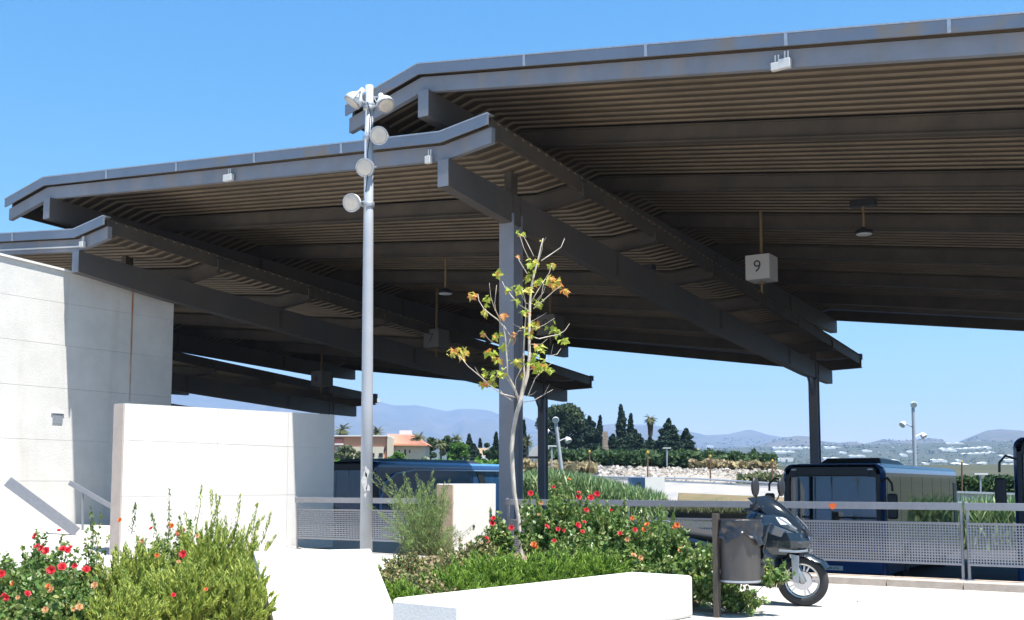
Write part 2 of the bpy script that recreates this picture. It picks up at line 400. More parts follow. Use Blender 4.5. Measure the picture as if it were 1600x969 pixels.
    if posts:
        for tt, w in ((PN, .34), (PF, .30)):
            p = S(cn, 2, tt)+U*(.05 if not (cn is Lc and tt < .5) else -1.0); top = p.z-DK-PUR-.55; m = MB()
            h = top-YARD+.15
            # H-section: two flanges and a web
            X, Y, Z = U, V, Vector((0, 0, 1)); c = Vector((p.x, p.y, YARD+h/2))
            m.box(c-V*(w/2-.015), (w, .03, h), (X, Y, Z)); m.box(c+V*(w/2-.015), (w, .03, h), (X, Y, Z)); m.box(c, (.20, w-.062, h), (X, Y, Z))
            m.build('post', M_STEEL, t)
            m = MB(); a = c+Vector((0, 0, h/2-.02)); pl = [a+V*(-w/2), a+V*(-w/2-.55), a+V*(-w/2)+Vector((0, 0, -.75))]
            if tt > .5:
                m.prism([q-U*.05 for q in pl], U*.1); m.build('haunch', M_STEEL, t)
            if stubs is not None:      # stub that carries the higher roof
                q = S(stubs, 1, tt); m = MB(); zt = q.z-DK-PUR-.45; zb = p.z-DK-PUR-.5
                m.box((p.x, p.y, (zt+zb)/2), (.16, .24, zt-zb), (X, Y, Z)); m.build('stub_column', M_FRAME, t)
                m = MB()
                for sg in (-1, 1): m.box(Vector((p.x, p.y, p.z-DK-PUR-.30))+V*(sg*.14), (.30, .02, .62), (X, Y, Z))
                m.build('bracket', M_FRAME, t)
    return t
def beam_t(px):
    return min(np.linspace(0.02, 1, 400), key=lambda tt: abs(proj(S(Mc, 2, tt)+U*.05-Vector((0, 0, 2)))[0]-px))
PN = beam_t(798.5); PF = beam_t(1272)
canopy(Rc, 'large grey steel canopy at the upper right with the number 9 box hanging under it', True, R2)
canopy(Mc, 'grey steel canopy in the middle whose front post stands behind the young tree', True, Rc)
canopy(Lc, 'lower steel canopy reaching over the tall concrete wall at the left edge', True, Mc)
canopy(L2, 'distant steel canopy seen end-on over the low white wall left of the lamp pole', True, Lc)
canopy(L3, 'farthest steel canopy, only its dark corner showing beside the tall concrete wall', True, L2)

# small grey boxes clipped to the fascia beams
def fascia_box(px, py, w, h, label, twin=False, fixed=VN-.10):
    c = PV(px, py, fixed); t = empty('junction_box', c-Vector((0, 0, h/2)), label, 'junction box', 'junction boxes on the canopy fronts')
    X, Z = U, Vector((0, 0, 1))
    offs = [(-w*.28, -.02, w*.42, h*.8), (w*.22, 0, w*.58, h)] if twin else [(0, 0, w, h)]
    for dx, dz, ww, hh in offs:
        m = MB(); m.box(c+U*dx+Z*dz, (ww, .09, hh), (U, V, Z)); m.build('box_body', M_BOX, t, bevel=.008)
        m = MB(); m.tube([c+U*dx+Z*(dz+hh/2), c+U*dx+Z*(dz+hh/2+.12)], .012, 6); m.tube([c+U*(dx+.05)+Z*(dz+hh/2), c+U*(dx+.05)+Z*(dz+hh/2+.12)], .012, 6); m.build('cable', M_BOX, t)
fascia_box(1220, 101, .30, .15, 'pair of pale junction boxes on the front of the upper right canopy', True)
fascia_box(669.5, 250, .12, .14, 'small pale box on the canopy front just right of the lamp pole')
fascia_box(357, 278, .25, .14, 'pale box on the canopy front left of the lamp pole')
fascia_box(128.5, 382, .14, .13, 'pale box on the corner of the leftmost low canopy')
m = MB(); m.tube([PV(0, 391, VN-.1), PV(60, 388, VN-.1), PV(125, 385, VN-.1)], .02, 6); tag(m.build('white_conduit', M_BOX), 'thin white conduit running along the leftmost canopy front', 'conduit')
# floodlight at the far tip of the distant canopy
t = empty('end_floodlight', PV(587, 628, VF+.4), 'small dark lamp on the far canopy tip, just right of the lamp pole', 'lamp')
c = PV(587, 626, VF+.4); m = MB(); m.box(c, (.28, .3, .22), (U, V, Vector((0, 0, 1)))); m.build('lamp_body', M_BLACK, t, bevel=.02)
m = MB(); m.box(c+U*.15, (.04, .22, .2), (U, V, Vector((0, 0, 1)))); m.build('lamp_lens', M_HOUS, t)

# hanging lamps
def pendant(cn, px, ytop, ylamp, Y, label):
    c = P(px, ylamp, Y); zr = roof_z(cn, c.x, c.y)-DK-.05
    t = empty('pendant_lamp', c, label, 'pendant lamp', 'round lamps hanging under the canopies')
    m = MB(); m.lathe(c, (0, 0, 1), [(.19, 0.0), (.21, .02), (.20, .07), (.09, .12), (.04, .16)], 20); m.build('lamp_housing', M_BLACK, t)
    m = MB(); m.lathe(c, (0, 0, -1), [(.175, 0.0), (.16, .015), (.05, .022)], 20); m.build('lamp_glass', M_HOUS, t)
    m = MB(); m.tube([c+Vector((0, 0, .14)), Vector((c.x, c.y, zr-.12))], .028, 8); m.build('rod', M_BRASS, t)
    m = MB(); m.box((c.x, c.y, zr-.08), (.55, .22, .14), (U, V, Vector((0, 0, 1)))); m.build('mounting_box', M_BLACK, t)
pendant(Rc, 1350, 300, 366, 24.5, 'round hanging lamp right of the number 9 box')
pendant(Mc, 1007, 395, 452, 28, 'round hanging lamp in front of the long sloping beam, left of the number 9 box')
pendant(Mc, 696, 405, 459, 29, 'round hanging lamp between the lamp pole and the canopy post')
# number boxes
def seg_text(ch, c, ux, up, nrm, h, parent):
    cu = bpy.data.curves.new('number', 'FONT'); cu.body = ch; cu.size = h*1.35; cu.extrude = .003; cu.align_x = 'CENTER'; cu.align_y = 'CENTER'
    o = bpy.data.objects.new('tmp', cu); COL.objects.link(o); dg = bpy.context.evaluated_depsgraph_get()
    me = bpy.data.meshes.new_from_object(o.evaluated_get(dg)); bpy.data.objects.remove(o)
    mx = Matrix((ux, up, nrm)).transposed().to_4x4(); mx.translation = c
    og = ORG.get(parent.name) if parent else None
    me.transform(Matrix.Translation(-og if og is not None else (0, 0, 0)) @ mx)
    me.materials.clear(); me.materials.append(M_INK); return me
def number_box(cn, px, py, Y, ch, label, s=.60):
    c = P(px, py, Y); X, Yv, Z = U, V, Vector((0, 0, 1))
    t = empty('bay_number_sign', c-Z*s/2, label, 'bay number sign', 'numbered boxes hanging over the bus bays')
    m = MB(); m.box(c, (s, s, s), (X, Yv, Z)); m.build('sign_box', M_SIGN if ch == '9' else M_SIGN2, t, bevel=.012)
    link('number', seg_text(ch, c-V*(s/2+.004), U, Z, -V, s*.5, t), t)
    zr = roof_z(cn, c.x, c.y)-.1
    m = MB(); m.tube([c+Z*s/2, Vector((c.x, c.y, zr))], .04, 8); m.build('rod', M_BRASS, t)
    m = MB(); m.tube([c-Z*s/2, c-Z*(s/2+.28)], .03, 8); m.box(c-Z*(s/2+.05), (.16, .16, .04), (X, Yv, Z)); m.build('lower_bracket', M_BRASS, t)
number_box(Rc, 1190, 420, 27, '9', 'pale box sign with the number 9 hanging under the right canopy', .61)
number_box(Mc, 860, 509, 33, '8', 'dim box sign with the number 8 half hidden behind the young tree')
number_box(Mc, 682, 530, 36, '7', 'dim box sign with the number 7 right of the lamp pole')
number_box(Lc, 502, 592, 46, '6', 'dark box sign with the number 6 left of the lamp pole')

# ================================================================ WALLS
# tall concrete wall: poured courses with recessed joints, coping sloping with the roofs
def wall_courses(name, label, cat, uw, v0, v1, thick, ztop0, ztop1, zb, joints, vj, material, pins=True):
    t = empty(name, UV(uw, v0, zb), label, cat)
    zs = [zb]+joints+[99]
    for z0, z1 in zip(zs, zs[1:]):
        for a, b in zip(vj, vj[1:]):
            ta = lerp(ztop0, ztop1, (a-v0)/(v1-v0)); tb = lerp(ztop0, ztop1, (b-v0)/(v1-v0))
            if z0 > min(ta, tb)-.05: continue
            ha, hb = min(z1, ta), min(z1, tb)
            if ha > tb or True: ha, hb = min(z1, ta), min(z1, tb)
            g = .003; m = MB()
            m.hexa([UV(uw, a+g, z0+g), UV(uw, b-g, z0+g), UV(uw, b-g, hb-g), UV(uw, a+g, ha-g)],
                   [UV(uw-thick, a+g, z0+g), UV(uw-thick, b-g, z0+g), UV(uw-thick, b-g, hb-g), UV(uw-thick, a+g, ha-g)])
            m.build('panel', material, t)
            if pins:
                for fa in (.5,):
                    m2 = MB(); vv = lerp(a, b, fa); zz = lerp(z0, min(ha, hb), .55)
                    m2.lathe(UV(uw+.001, vv, zz), U, [(.014, 0), (.014, .002)], 10); m2.build('tie_hole', M_FRAME, t)
    m = MB(); m.hexa([UV(uw-.02, v0+.01, zb), UV(uw-.02, v1-.01, zb), UV(uw-.02, v1-.01, ztop1-.02), UV(uw-.02, v0+.01, ztop0-.02)],
                     [UV(uw-thick+.02, v0+.01, zb), UV(uw-thick+.02, v1-.01, zb), UV(uw-thick+.02, v1-.01, ztop1-.02), UV(uw-thick+.02, v0+.01, ztop0-.02)])
    m.build('wall_core', material, t)
    return t
pf = P(272, 466, 28.6); uw = pf.dot(U); vf = pf.dot(V); pn = PU(0, 400, uw); vn = pn.dot(V)
sl = (pf.z-pn.z)/(vf-vn); v0 = vn-5
jz = []
for px_, py_ in ((268, 500), (268, 560), (268, 621), (150, 690), (150, 752)): jz.append(PU(px_, py_, uw).z)
jz = sorted(jz); print('wall', uw, vf, vn, pf.z, pn.z, jz)
vjs = [PU(x, 500, uw).dot(V) for x in (-60, 86, 205)]
tw = wall_courses('tall_concrete_wall', 'tall bare concrete wall with rust streaks at the left edge, half in shade', 'wall', uw, v0, vf, .27, pf.z-sl*(vf-v0), pf.z, .40, jz, [v0, v0+2.5]+vjs[:1]+vjs[2:]+[vf], M_CONC, False)
# coping line and rust streak, vent
m = MB(); m.bar(UV(uw-.16, v0, pf.z-sl*(vf-v0)+.03), UV(uw-.16, vf+.02, pf.z+.03), .42, .05); m.build('coping', M_WHITE, tw)
M_RUST = mat('rust_run', (0.42, 0.17, 0.05), 0.9, col2=(0.50, 0.42, 0.34), vscale=3, stretch=(6, 6, .6))
for px_, y0_, y1_, ww in ((208, 455, 628, .03),):
    a = PU(px_, y0_, uw+.004); b = PU(px_+1, y1_, uw+.004); b = Vector((a.x, a.y, b.z))
    m = MB(); m.hexa([a-V*ww-U*.003, a+V*ww-U*.003, a+V*ww, a-V*ww], [b-V*ww*.4-U*.003, b+V*ww*.5-U*.003, b+V*ww*.5, b-V*ww*.4]); m.build('rust_streak', M_RUST, tw)
c = PU(90, 654, uw+.01); m = MB(); m.box(c, (.02, .26, .22), (U, V, Vector((0, 0, 1)))); m.build('vent_grille', M_GALV, tw)
m = MB(); m.box(c+Vector((0, 0, .13)), (.05, .34, .03), (U, V, Vector((0, 0, 1)))); m.build('vent_hood', M_WHITE, tw)
# yellow fitting at the wall's top corner
c = PU(275, 470, uw+.05); t = empty('yellow_wall_fitting', c, 'small yellow capped fitting on the top corner of the tall concrete wall', 'fitting')
m = MB(); m.lathe(c-V*.12, V, [(.06, 0), (.06, .10), (.045, .11), (.045, .2), (.075, .21), (.075, .34)], 14); m.build('fitting_body', M_YEL, t)
m = MB(); m.lathe(c+V*.222, V, [(.045, 0), (.045, .01)], 12); m.build('fitting_mouth', M_FRAME, t)

# low white wall
pA = P(195, 630, 18.9); uL = pA.dot(U); vA = pA.dot(V); pB = PU(523, 648, uL); vB = pB.dot(V); zt = (pA.z+pB.z)/2
print('low wall', uL, vA, vB, pA.z, pB.z)
vj = [PU(x, 690, uL).dot(V) for x in (340,)]
lw = wall_courses('low_white_wall', 'free-standing white concrete wall in front of the tall wall, its right end in shade', 'wall', uL, vA, vB, .26, pA.z, pB.z, .1, sorted([PU(300, 692, uL).z, PU(300, 775, uL).z]), [vA]+vj+[PU(450, 690, uL).dot(V), vB], M_WHITE, False)
m = MB(); m.box(UV(uL-.13, vA-.012, (pA.z+.1)/2), (.25, .02, pA.z-.12), (U, V, Vector((0, 0, 1)))); m.build('end_bounce_panel', mat('warm_bounce_tint', (0.50, 0.41, 0.35), .9, var=.08, vscale=4, bump=.2), lw)  # added panel, its tan colour paints warm light bounced onto the wall end
# pier in front of the railing
pr = PV(775, 757, 16.0-.05); up = pr.dot(U)
t = empty('stone_pier', UV(up-.2, 15.3, 0), 'short white block of wall with leaf shadows on it, left of the canopy post', 'wall')
m = MB(); m.box(UV(up-.17, 16.0-.05-.62, .71), (.34, 1.24, 1.40), (U, V, Vector((0, 0, 1)))); m.build('block', M_WHITE, t, bevel=.012)
m = MB(); m.box(UV(up-.17, 16.0-.05-1.24-.012, .71), (.31, .02, 1.37), (U, V, Vector((0, 0, 1)))); m.build('tan_facing', M_STONE, t)
m = MB(); m.lathe(PU(740, 823, up+.002), U, [(.03, 0), (.03, .01)], 10); m.build('drain_hole', M_BLACK, t)

# stair handrails sinking below the terrace
def hand(a, b, w, h, label, post=None):
    t = empty('stair_handrail', a, label, 'handrail', 'handrails of the stairs going down by the tall wall')
    m = MB(); m.bar(a, b, w, h); m.build('rail_bar', M_RAIL, t, bevel=.006)
    if post: 
        m = MB(); m.tube([post[0], post[1]], .025, 8); m.build('post', M_RAIL, t)
a, b = P(12, 752, 21.0), P(120, 832, 21.4); hand(a, b, .10, .20, 'thick slanting grey handrail in the sun before the tall concrete wall')
m = MB(); m.bar(a+Vector((0, .3, .02)), b+Vector((0, .3, .02)), .05, .06); 
a, b = P(108, 754, 22.6), P(200, 806, 22.9)
hand(a, b, .05, .10, 'thin slanting grey handrail in the shade beside the low white wall', (P(129, 768, 22.7), P(129, 830, 22.7)))

# bench block
b1, b2_, b3 = G(632, 932, .44), G(718, 944, .44), G(1083, 899, .44)
L_ = (b3-b2_); Lv = L_.normalized(); Wv = Vector((-Lv.y, Lv.x, 0)); 
t = empty('bench_block', (b2_.x, b2_.y, 0), 'long white concrete bench block along the bottom between planting and scooter', 'bench')
m = MB(); wd_ = .78
m.box((b2_+b3)/2*1.0+Wv*wd_/2+Vector((0, 0, -.22+.0)), (L_.length, wd_, .44), (Lv, Wv, Vector((0, 0, 1)))); m.build('block', M_WHITE, t, bevel=.035)
# slanted slab
t = empty('slanted_slab', P(505, 900, 10.6), 'white slanted concrete slab between the two flower beds, lamp pole behind it', 'slab')
tl, tr, br, bl = P(396, 861, 11.0), P(579, 857, 11.2), P(640, 1010, 9.6), P(440, 1010, 9.5)
n = (tr-tl).cross(bl-tl).normalized(); n = n if n.z < 0 else -n
m = MB(); m.hexa([tl, tr, br, bl], [p+n*.14 for p in (tl, tr, br, bl)]); m.build('slab_top', M_WHITE, t, bevel=.012)
m = MB(); c1, c2_ = lerp(tl, tr, .12), lerp(tl, tr, .88)
m.hexa([c1+n*.145, c2_+n*.145, lerp(bl, br, .9)+n*.145, lerp(bl, br, .1)+n*.145], [Vector((p.x, p.y+.12, -.02)) for p in (c1, c2_, c2_-Vector((0, .6, 0)), c1-Vector((0, .6, 0)))]); m.build('slab_foot', M_SOIL, t)

# ================================================================ RAILING
rail_sec = {}
def panel_mesh(Lg):
    key = round(Lg, 2)
    if key in rail_sec: return rail_sec[key]
    p = .038; nx = int((Lg-.06)/p); nz = 14; hs = .0115; th = .004; x0 = (Lg-nx*p)/2; z0 = .225; vs = []; fs = []
    def V_(x, y, z): vs.append((x, y, z)); return len(vs)-1
    for i in range(nx):
        for j in range(nz):
            cx, cz = x0+(i+.5)*p, z0+(j+.5)*p; o = [(-p/2, -p/2), (p/2, -p/2), (p/2, p/2), (-p/2, p/2)]; h = [(-hs, -hs), (hs, -hs), (hs, hs), (-hs, hs)]
            A = [V_(cx+a, 0, cz+b) for a, b in o]; B = [V_(cx+a, 0, cz+b) for a, b in h]; D = [V_(cx+a, th, cz+b) for a, b in h]
            for k in range(4):
                q = (k+1) % 4; fs.append((A[k], A[q], B[q], B[k])); fs.append((B[k], B[q], D[q], D[k]))
    me = fast_mesh('perforated_panel', np.array(vs), np.array(fs), M_RAIL, 4); rail_sec[key] = me; return me
def rail_section(ua, ub, label, zg=0.0, right_pair=True):
    t = empty('railing_section', UV(ua, VN, zg), label, 'railing', 'steel railing with perforated panels along the plaza edge', rot=-BETA)
    Lg = ub-ua; zt = 1.15-zg; W3 = (Vector((1, 0, 0)), Vector((0, 1, 0)), Vector((0, 0, 1)))
    m = MB(); m.box((Lg/2, 0, zt-.05), (Lg-.02, .05, .10), W3); m.build('handrail', M_RAIL, t, bevel=.004)
    for x in (.03, Lg-.03):
        m = MB(); m.tube([(x, 0.05, 0), (x, .05, zt-.05), (x, .035, zt-.015), (x, .0, zt+.004)], .021, 10); m.build('post', M_RAIL, t)
        m = MB(); m.box((x, .05, .006), (.10, .12, .012), W3); m.build('foot_plate', M_GALV, t)
    o = link('perforated_panel', panel_mesh(Lg), t, (0, .01, 0))
    for z in (.212, .769):
        m = MB(); m.box((Lg/2, .012, z), (Lg-.06, .03, .024), W3); m.build('panel_frame', M_RAIL, t)
    return t
def u_at(px): return PV(px, 800, VN).dot(U)
pp = [462, 655]
rail_section(u_at(461), u_at(655), 'left railing section crossing in front of the low white wall, behind the lamp pole', .15)
secs = [(790, 975, 'railing section right behind the young tree and the rose bushes', .03), (977, 1176, 'railing section behind the roses, left of the scooter', .10), (1178, 1504, 'railing section with an orange sticker between the scooter and the paired posts', .10), (1506.5, 1990, 'railing section at the right edge of the view', .10)]
for a, b, lb, zg in secs: rs_ = rail_section(u_at(a), u_at(b), lb, zg)
M_ORNG = mat('orange_sticker', (0.75, 0.14, 0.03), 0.6)
par = [o for o in bpy.data.objects if o.get('label') == secs[2][2]][0]
pt = PV(1301, 791, VN-.03); lx = pt.dot(U)-u_at(1178); m = MB(); m.prism([(lx+.055*math.cos(a_)*(1+.25*math.sin(3*a_)), -.029, pt.z-.10+.045*math.sin(a_)) for a_ in np.linspace(0, 6.283, 14)[:-1]], (0, -.003, 0)); m.build('sticker', M_ORNG, par)

# ================================================================ LAMP POLE
t = empty('floodlight_pole', P(572, 880, 19), 'tall pale grey pole carrying five round floodlights, standing between the walls and the tree', 'lamp pole')
B0 = P(572, 880, 19); B0.z = 0.0; T0 = Vector((P(577, 135, 19).x, 19, P(577, 134, 19).z))
m = MB(); m.smooth = True; m.tube([B0, lerp(B0, T0, .33), lerp(B0, T0, .66), T0], [.105, .098, .088, .072], 20); m.build('pole', M_LAMP, t)
m = MB(); m.box(B0+Vector((0, 0, .02)), (.34, .34, .04)); m.build('base_plate', M_GALV, t)
def flood(px, py, aim, back_px):
    c = P(px, py, 18.85); aim = Vector(aim).normalized()
    z = c.z; axp = lerp(B0, T0, (z-B0.z)/(T0.z-B0.z))
    m = MB(); m.smooth = True; m.lathe(c-aim*.02, -aim, [(.150, -.02), (.158, 0), (.150, .06), (.12, .12), (.075, .17), (.05, .21), (.045, .30), (.0, .31)], 22); h = m.build('floodlight', M_HOUS, t)
    m = MB(); m.lathe(c+aim*.002, aim, [(.136, 0), (.13, .012), (.07, .02)], 22); m.build('lens', M_LENS, h)
    m = MB(); m.lathe(c-aim*.012, aim, [(.162, 0), (.162, .022), (.138, .022), (.138, .0)], 22); m.build('rim', M_GALV, h)
    m = MB(); m.smooth = True; b = c-aim*.15; m.tube([b, lerp(b, axp, .5)+Vector((0, 0, -.03)), axp], .022, 8)
    m.lathe(Vector((axp.x, axp.y, axp.z-.04)), (0, 0, 1), [(.10, 0), (.105, .01), (.105, .07), (.10, .08)], 16); m.build('bracket', M_GALV, t)
    sd = aim.cross(Vector((0, 0, 1))).normalized(); m = MB(); m.tube([c+sd*.17-aim*.03, c+sd*.17-aim*.2, c-aim*.24, c-sd*.17-aim*.2, c-sd*.17-aim*.03], .012, 6); m.build('yoke', M_GALV, h)
flood(550, 160, (-.55, -.15, -.75), 0)
flood(603, 165, (.35, -.5, -.75), 0)
flood(592, 212, (.15, -.9, -.35), 0)
flood(570, 262, (-.12, -.92, -.3), 0)
flood(549, 317, (-.3, -.88, -.3), 0)
m = MB(); pts = [P(574, 160, 18.86), P(581, 185, 18.84), P(579, 205, 18.86), P(574, 240, 18.86), P(576, 262, 18.88), P(571, 300, 18.88)]; m.tube(pts, .009, 5); m.build('cable', M_BLACK, t)
for (x_, y_, w_, h_) in ((573, 738, .035, .10), (570, 752, .05, .14), (575, 762, .03, .07), (571, 774, .02, .05)):
    c = P(x_, y_, 18.895); pg = [c+Vector((w_*math.cos(a)*(1+.35*math.sin(3*a+x_)), 0, h_*math.sin(a)*(1+.3*math.sin(2*a+y_)))) for a in np.linspace(0, 6.283, 13)[:-1]]
    m = MB(); m.prism(pg, (0, .03, 0)); m.build('peeling_patch', mat('pale_patch', (.50, .49, .47), .8, var=.25, vscale=20), t)
# ================================================================ VEHICLES
I3 = (Vector((1, 0, 0)), Vector((0, 1, 0)), Vector((0, 0, 1)))
M_NAVY = mat('dark_blue_coach_paint', (0.02, 0.06, 0.17), 0.22, coat=0.6, spec=0.5, var=0.08, vscale=2)
M_ROOF = mat('coach_roof_paint', (0.08, 0.22, 0.45), 0.35, coat=0.3, var=0.15, vscale=3)
M_CGL = mat('sky_toned_coach_glass', (0.009, 0.028, 0.08), 0.03, spec=0.9, bump=.035, bscale=1.3)  # blue of the reflected sky is put into the base colour
M_CGL.node_tree.nodes['Principled BSDF'].inputs['Specular IOR Level'].default_value = 1.0
M_WS = bpy.data.materials.new('windscreen_glass'); M_WS.use_nodes = True; _n = M_WS.node_tree; _n.nodes.remove(_n.nodes['Principled BSDF'])
_t = _n.nodes.new('ShaderNodeBsdfTransparent'); _t.inputs[0].default_value = (.50, .62, .70, 1); _g = _n.nodes.new('ShaderNodeBsdfGlossy'); _g.inputs['Roughness'].default_value = .02; _g.inputs[0].default_value = (.85, .92, 1, 1)
_f = _n.nodes.new('ShaderNodeFresnel'); _f.inputs[0].default_value = 1.75; _m = _n.nodes.new('ShaderNodeMixShader')
_n.links.new(_f.outputs[0], _m.inputs[0]); _n.links.new(_t.outputs[0], _m.inputs[1]); _n.links.new(_g.outputs[0], _m.inputs[2]); _n.links.new(_m.outputs[0], _n.nodes['Material Output'].inputs[0])
M_TYRE = mat('tyre_rubber', (0.03, 0.03, 0.032), 0.85, bump=0.2)
M_CHROME = mat('bright_metal', (0.55, 0.55, 0.56), 0.25, metal=1.0)
M_PLATE = mat('number_plate', (0.6, 0.6, 0.58), 0.5)
M_HL = mat('headlamp_glass', (0.10, 0.11, 0.125), 0.08, spec=0.8, metal=0.2)
M_SEAT = mat('seat_fabric', (0.03, 0.03, 0.034), 0.8)
M_BEIGE = mat('beige_trim', (0.35, 0.30, 0.24), 0.8)
def rounded_box_section(w, h0, h1, rtop, n=6):
    pts = [(-w/2, h0), (w/2, h0)]
    for k in range(n+1):
        a = k/n*math.pi/2; pts.append((w/2-rtop+rtop*math.cos(a), h1-rtop+rtop*math.sin(a)))
    for k in range(n+1):
        a = math.pi/2+k/n*math.pi/2; pts.append((-w/2+rtop+rtop*math.cos(a), h1-rtop+rtop*math.sin(a)))
    return pts
def coach(loc, yaw, Lg, H, label, plate='2288 LXG', hump=True, sweepline=False, sign=None, group='buses parked under the canopies', glass=None):
    glass = glass or M_CGL
    """front at x = 0 looking to -x; the body runs to +x; y is across"""
    t = empty('parked_bus', loc, label, 'bus', group, rot=yaw); W = 2.55
    # body: section loft, the front slightly raked and rounded
    m = MB(); m.smooth = False; vs = []; secs = [(0.0, .93, .99), (.10, .985, 1.0), (.30, 1.0, 1.0), (1.2, 1.0, 1.0), (Lg-.3, 1.0, 1.0), (Lg-.05, .98, .99), (Lg, .94, .97)]
    sec = rounded_box_section(W, .32, H, .22); n = len(sec)
    for x, kw, kh in secs:
        for y, z in sec:
            rake = 0.10*(z/H)**2 if x < .2 else 0
            vs.append((x+rake, y*kw, .32+(z-.32)*kh))
    fs = [(i*n+j, i*n+(j+1) % n, (i+1)*n+(j+1) % n, (i+1)*n+j) for i in range(len(secs)-1) for j in range(n)]+[tuple((len(secs)-1)*n+j for j in range(n))]
    m.add(vs, fs); m.build('body', M_NAVY, t)
    # front end: lower panel, header, corner pillars; the cab shows through the windscreen
    zb, zt = H*.36, H*.90
    m = MB(); m.hexa([(.02, -W*.462, .33), (.02, W*.462, .33), (.02, W*.462, zb+.01), (.02, -W*.462, zb+.01)], [(.14, -W*.462, .33), (.14, W*.462, .33), (.14, W*.462, zb+.01), (.14, -W*.462, zb+.01)]); m.build('front_panel', M_NAVY, t, bevel=.02)
    m = MB(); m.hexa([(.07, -W*.44, zt-.02), (.07, W*.44, zt-.02), (.10, W*.40, H*.975), (.10, -W*.40, H*.975)], [(.20, -W*.44, zt-.02), (.20, W*.44, zt-.02), (.20, W*.40, H*.975), (.20, -W*.40, H*.975)]); m.build('front_header', M_BLACK, t)
    for sg in (-1, 1):
        m = MB(); m.hexa([(.03, sg*W*.462, zb), (.03, sg*(W*.462-.10), zb), (.09, sg*(W*.462-.10), zt+.04), (.09, sg*W*.462, zt+.04)], [(.24, sg*W*.48, zb), (.24, sg*(W*.47-.10), zb), (.24, sg*(W*.47-.10), zt+.04), (.24, sg*W*.48, zt+.04)]); m.build('front_pillar', M_BLACK, t)
        m = MB(); m.box((.42, sg*(W/2-.16), (zb+zt)/2+.1), (.28, .07, (zt-zb)*.8), I3); m.build('curtain', M_BEIGE, t, bevel=.01)
    m = MB(); m.box((Lg/2, 0, .98), (Lg-.5, W-.12, .06), I3); m.build('cab_floor', M_BLACK, t)
    m = MB(); m.box((Lg/2, 0, H-.12), (Lg-.6, W-.2, .05), I3); m.build('ceiling_lining', M_SEAT, t)
    m = MB(); m.hexa([(.2, -1.1, zb-.15), (.2, 1.1, zb-.15), (.85, 1.1, zb-.15), (.85, -1.1, zb-.15)], [(.22, -1.1, zb+.02), (.22, 1.1, zb+.02), (.8, 1.1, zb+.16), (.8, -1.1, zb+.16)]); m.build('dashboard', mat('dash_grey', (.10, .10, .105), .7), t)
    m = MB(); m.tube([(.92+.07*math.sin(a), .62+.22*math.cos(a), zb+.28+.20*math.sin(a)) for a in np.linspace(0, 2*math.pi, 19)], .018, 6); m.tube([(.75, .62, zb+.05), (.92, .62, zb+.28)], .03, 6); m.build('steering_wheel', M_BLACK, t)
    for k in range(5):
        for y_ in ((.62,) if k == 0 else (-.95, -.5, .5, .95)):
            x_ = 1.45+k*.95; zq = 1.45 if k == 0 else 1.5; m = MB(); m.box((x_+.1, y_, zq), (.12, .42, .80), I3); m.box((x_-.15, y_, zq-.38), (.5, .42, .12), I3); m.box((x_+.10, y_, zq+.48), (.10, .26, .18), I3); m.build('passenger_seat', mat('blue_grey_seat', (.10, .12, .17), .85), t, bevel=.02)
    # roof skin in a lighter tone
    m = MB(); m.box((Lg/2+.2, 0, H+.008), (Lg-.9, W-.5, .03), I3); m.build('roof', M_ROOF, t, bevel=.01)
    for sg in (-1, 1):
        m = MB(); m.box((Lg/2+.15, sg*(W/2-.12), H-.05), (Lg-.6, .16, .05), (I3[0], Vector((0, .8, -.6*sg)).normalized(), Vector((0, .6*sg, .8)).normalized())); m.build('roof_edge', M_ROOF, t, bevel=.01)
    if hump:
        m = MB(); m.hexa([(1.9, -.85, H), (1.9, .85, H), (5.2, .85, H), (5.2, -.85, H)], [(2.4, -.7, H+.2), (2.4, .7, H+.2), (4.9, .7, H+.17), (4.9, -.7, H+.17)]); m.build('roof_unit', M_BLACK, t, bevel=.03)
    # windscreen, slightly proud, curved at the corners
    zb, zt = H*.36, H*.90; m = MB(); m.smooth = True; vs = []; cols = 9; rows = 5
    for j in range(rows):
        z = zb+(zt-zb)*j/(rows-1)
        for i in range(cols):
            s_ = -1+2*i/(cols-1); y = s_*W/2*.955; x = .10*(z/H)**2-.035+.13*abs(s_)**5; vs.append((x, y, z))
    o_ = len(vs); vs += [(x+.05, y, z) for x, y, z in vs]
    fs = [(j*cols+i, j*cols+i+1, (j+1)*cols+i+1, (j+1)*cols+i) for j in range(rows-1) for i in range(cols-1)]
    fs += [tuple(o_+q for q in f[::-1]) for f in fs]
    m.add(vs, fs); ws = m.build('windscreen', M_WS, t)
    m = MB(); m.box((.05, 0, (zb+zt)/2), (.03, .035, zt-zb), I3); m.build('windscreen_joint', M_BLACK, ws)
    # destination display box over the screen, bumper, grille, plate
    m = MB(); m.box((.075, 0, H*.935), (.06, 1.9, H*.055), I3); m.build('destination_box', M_BLACK, t, bevel=.01)
    for sg in (-1, 1):
        m = MB(); m.box((.06, sg*.95, H*.955), (.05, .12, .035), I3); m.build('marker_lamp', M_HOUS, t)
    m = MB(); m.box((.0, 0, .50), (.16, W*.95, .30), I3); m.build('bumper', M_NAVY, t, bevel=.04)
    m = MB(); m.box((-.005, 0, .86), (.05, 1.3, .20), I3); m.build('grille', M_BLACK, t, bevel=.02)
    for sg in (-1, 1):
        m = MB(); m.box((-.0, sg*.98, .80), (.08, .38, .20), I3); m.build('headlight', M_HL, t, bevel=.03)
    m = MB(); m.box((-.09, 0, .48), (.012, .52, .11), I3); pl = m.build('licence_plate', M_PLATE, t)
    link('plate_number', seg_text(plate, Vector((-.098, 0, .48)), Vector((0, -1, 0)), Vector((0, 0, 1)), Vector((-1, 0, 0)), .058, None), pl)
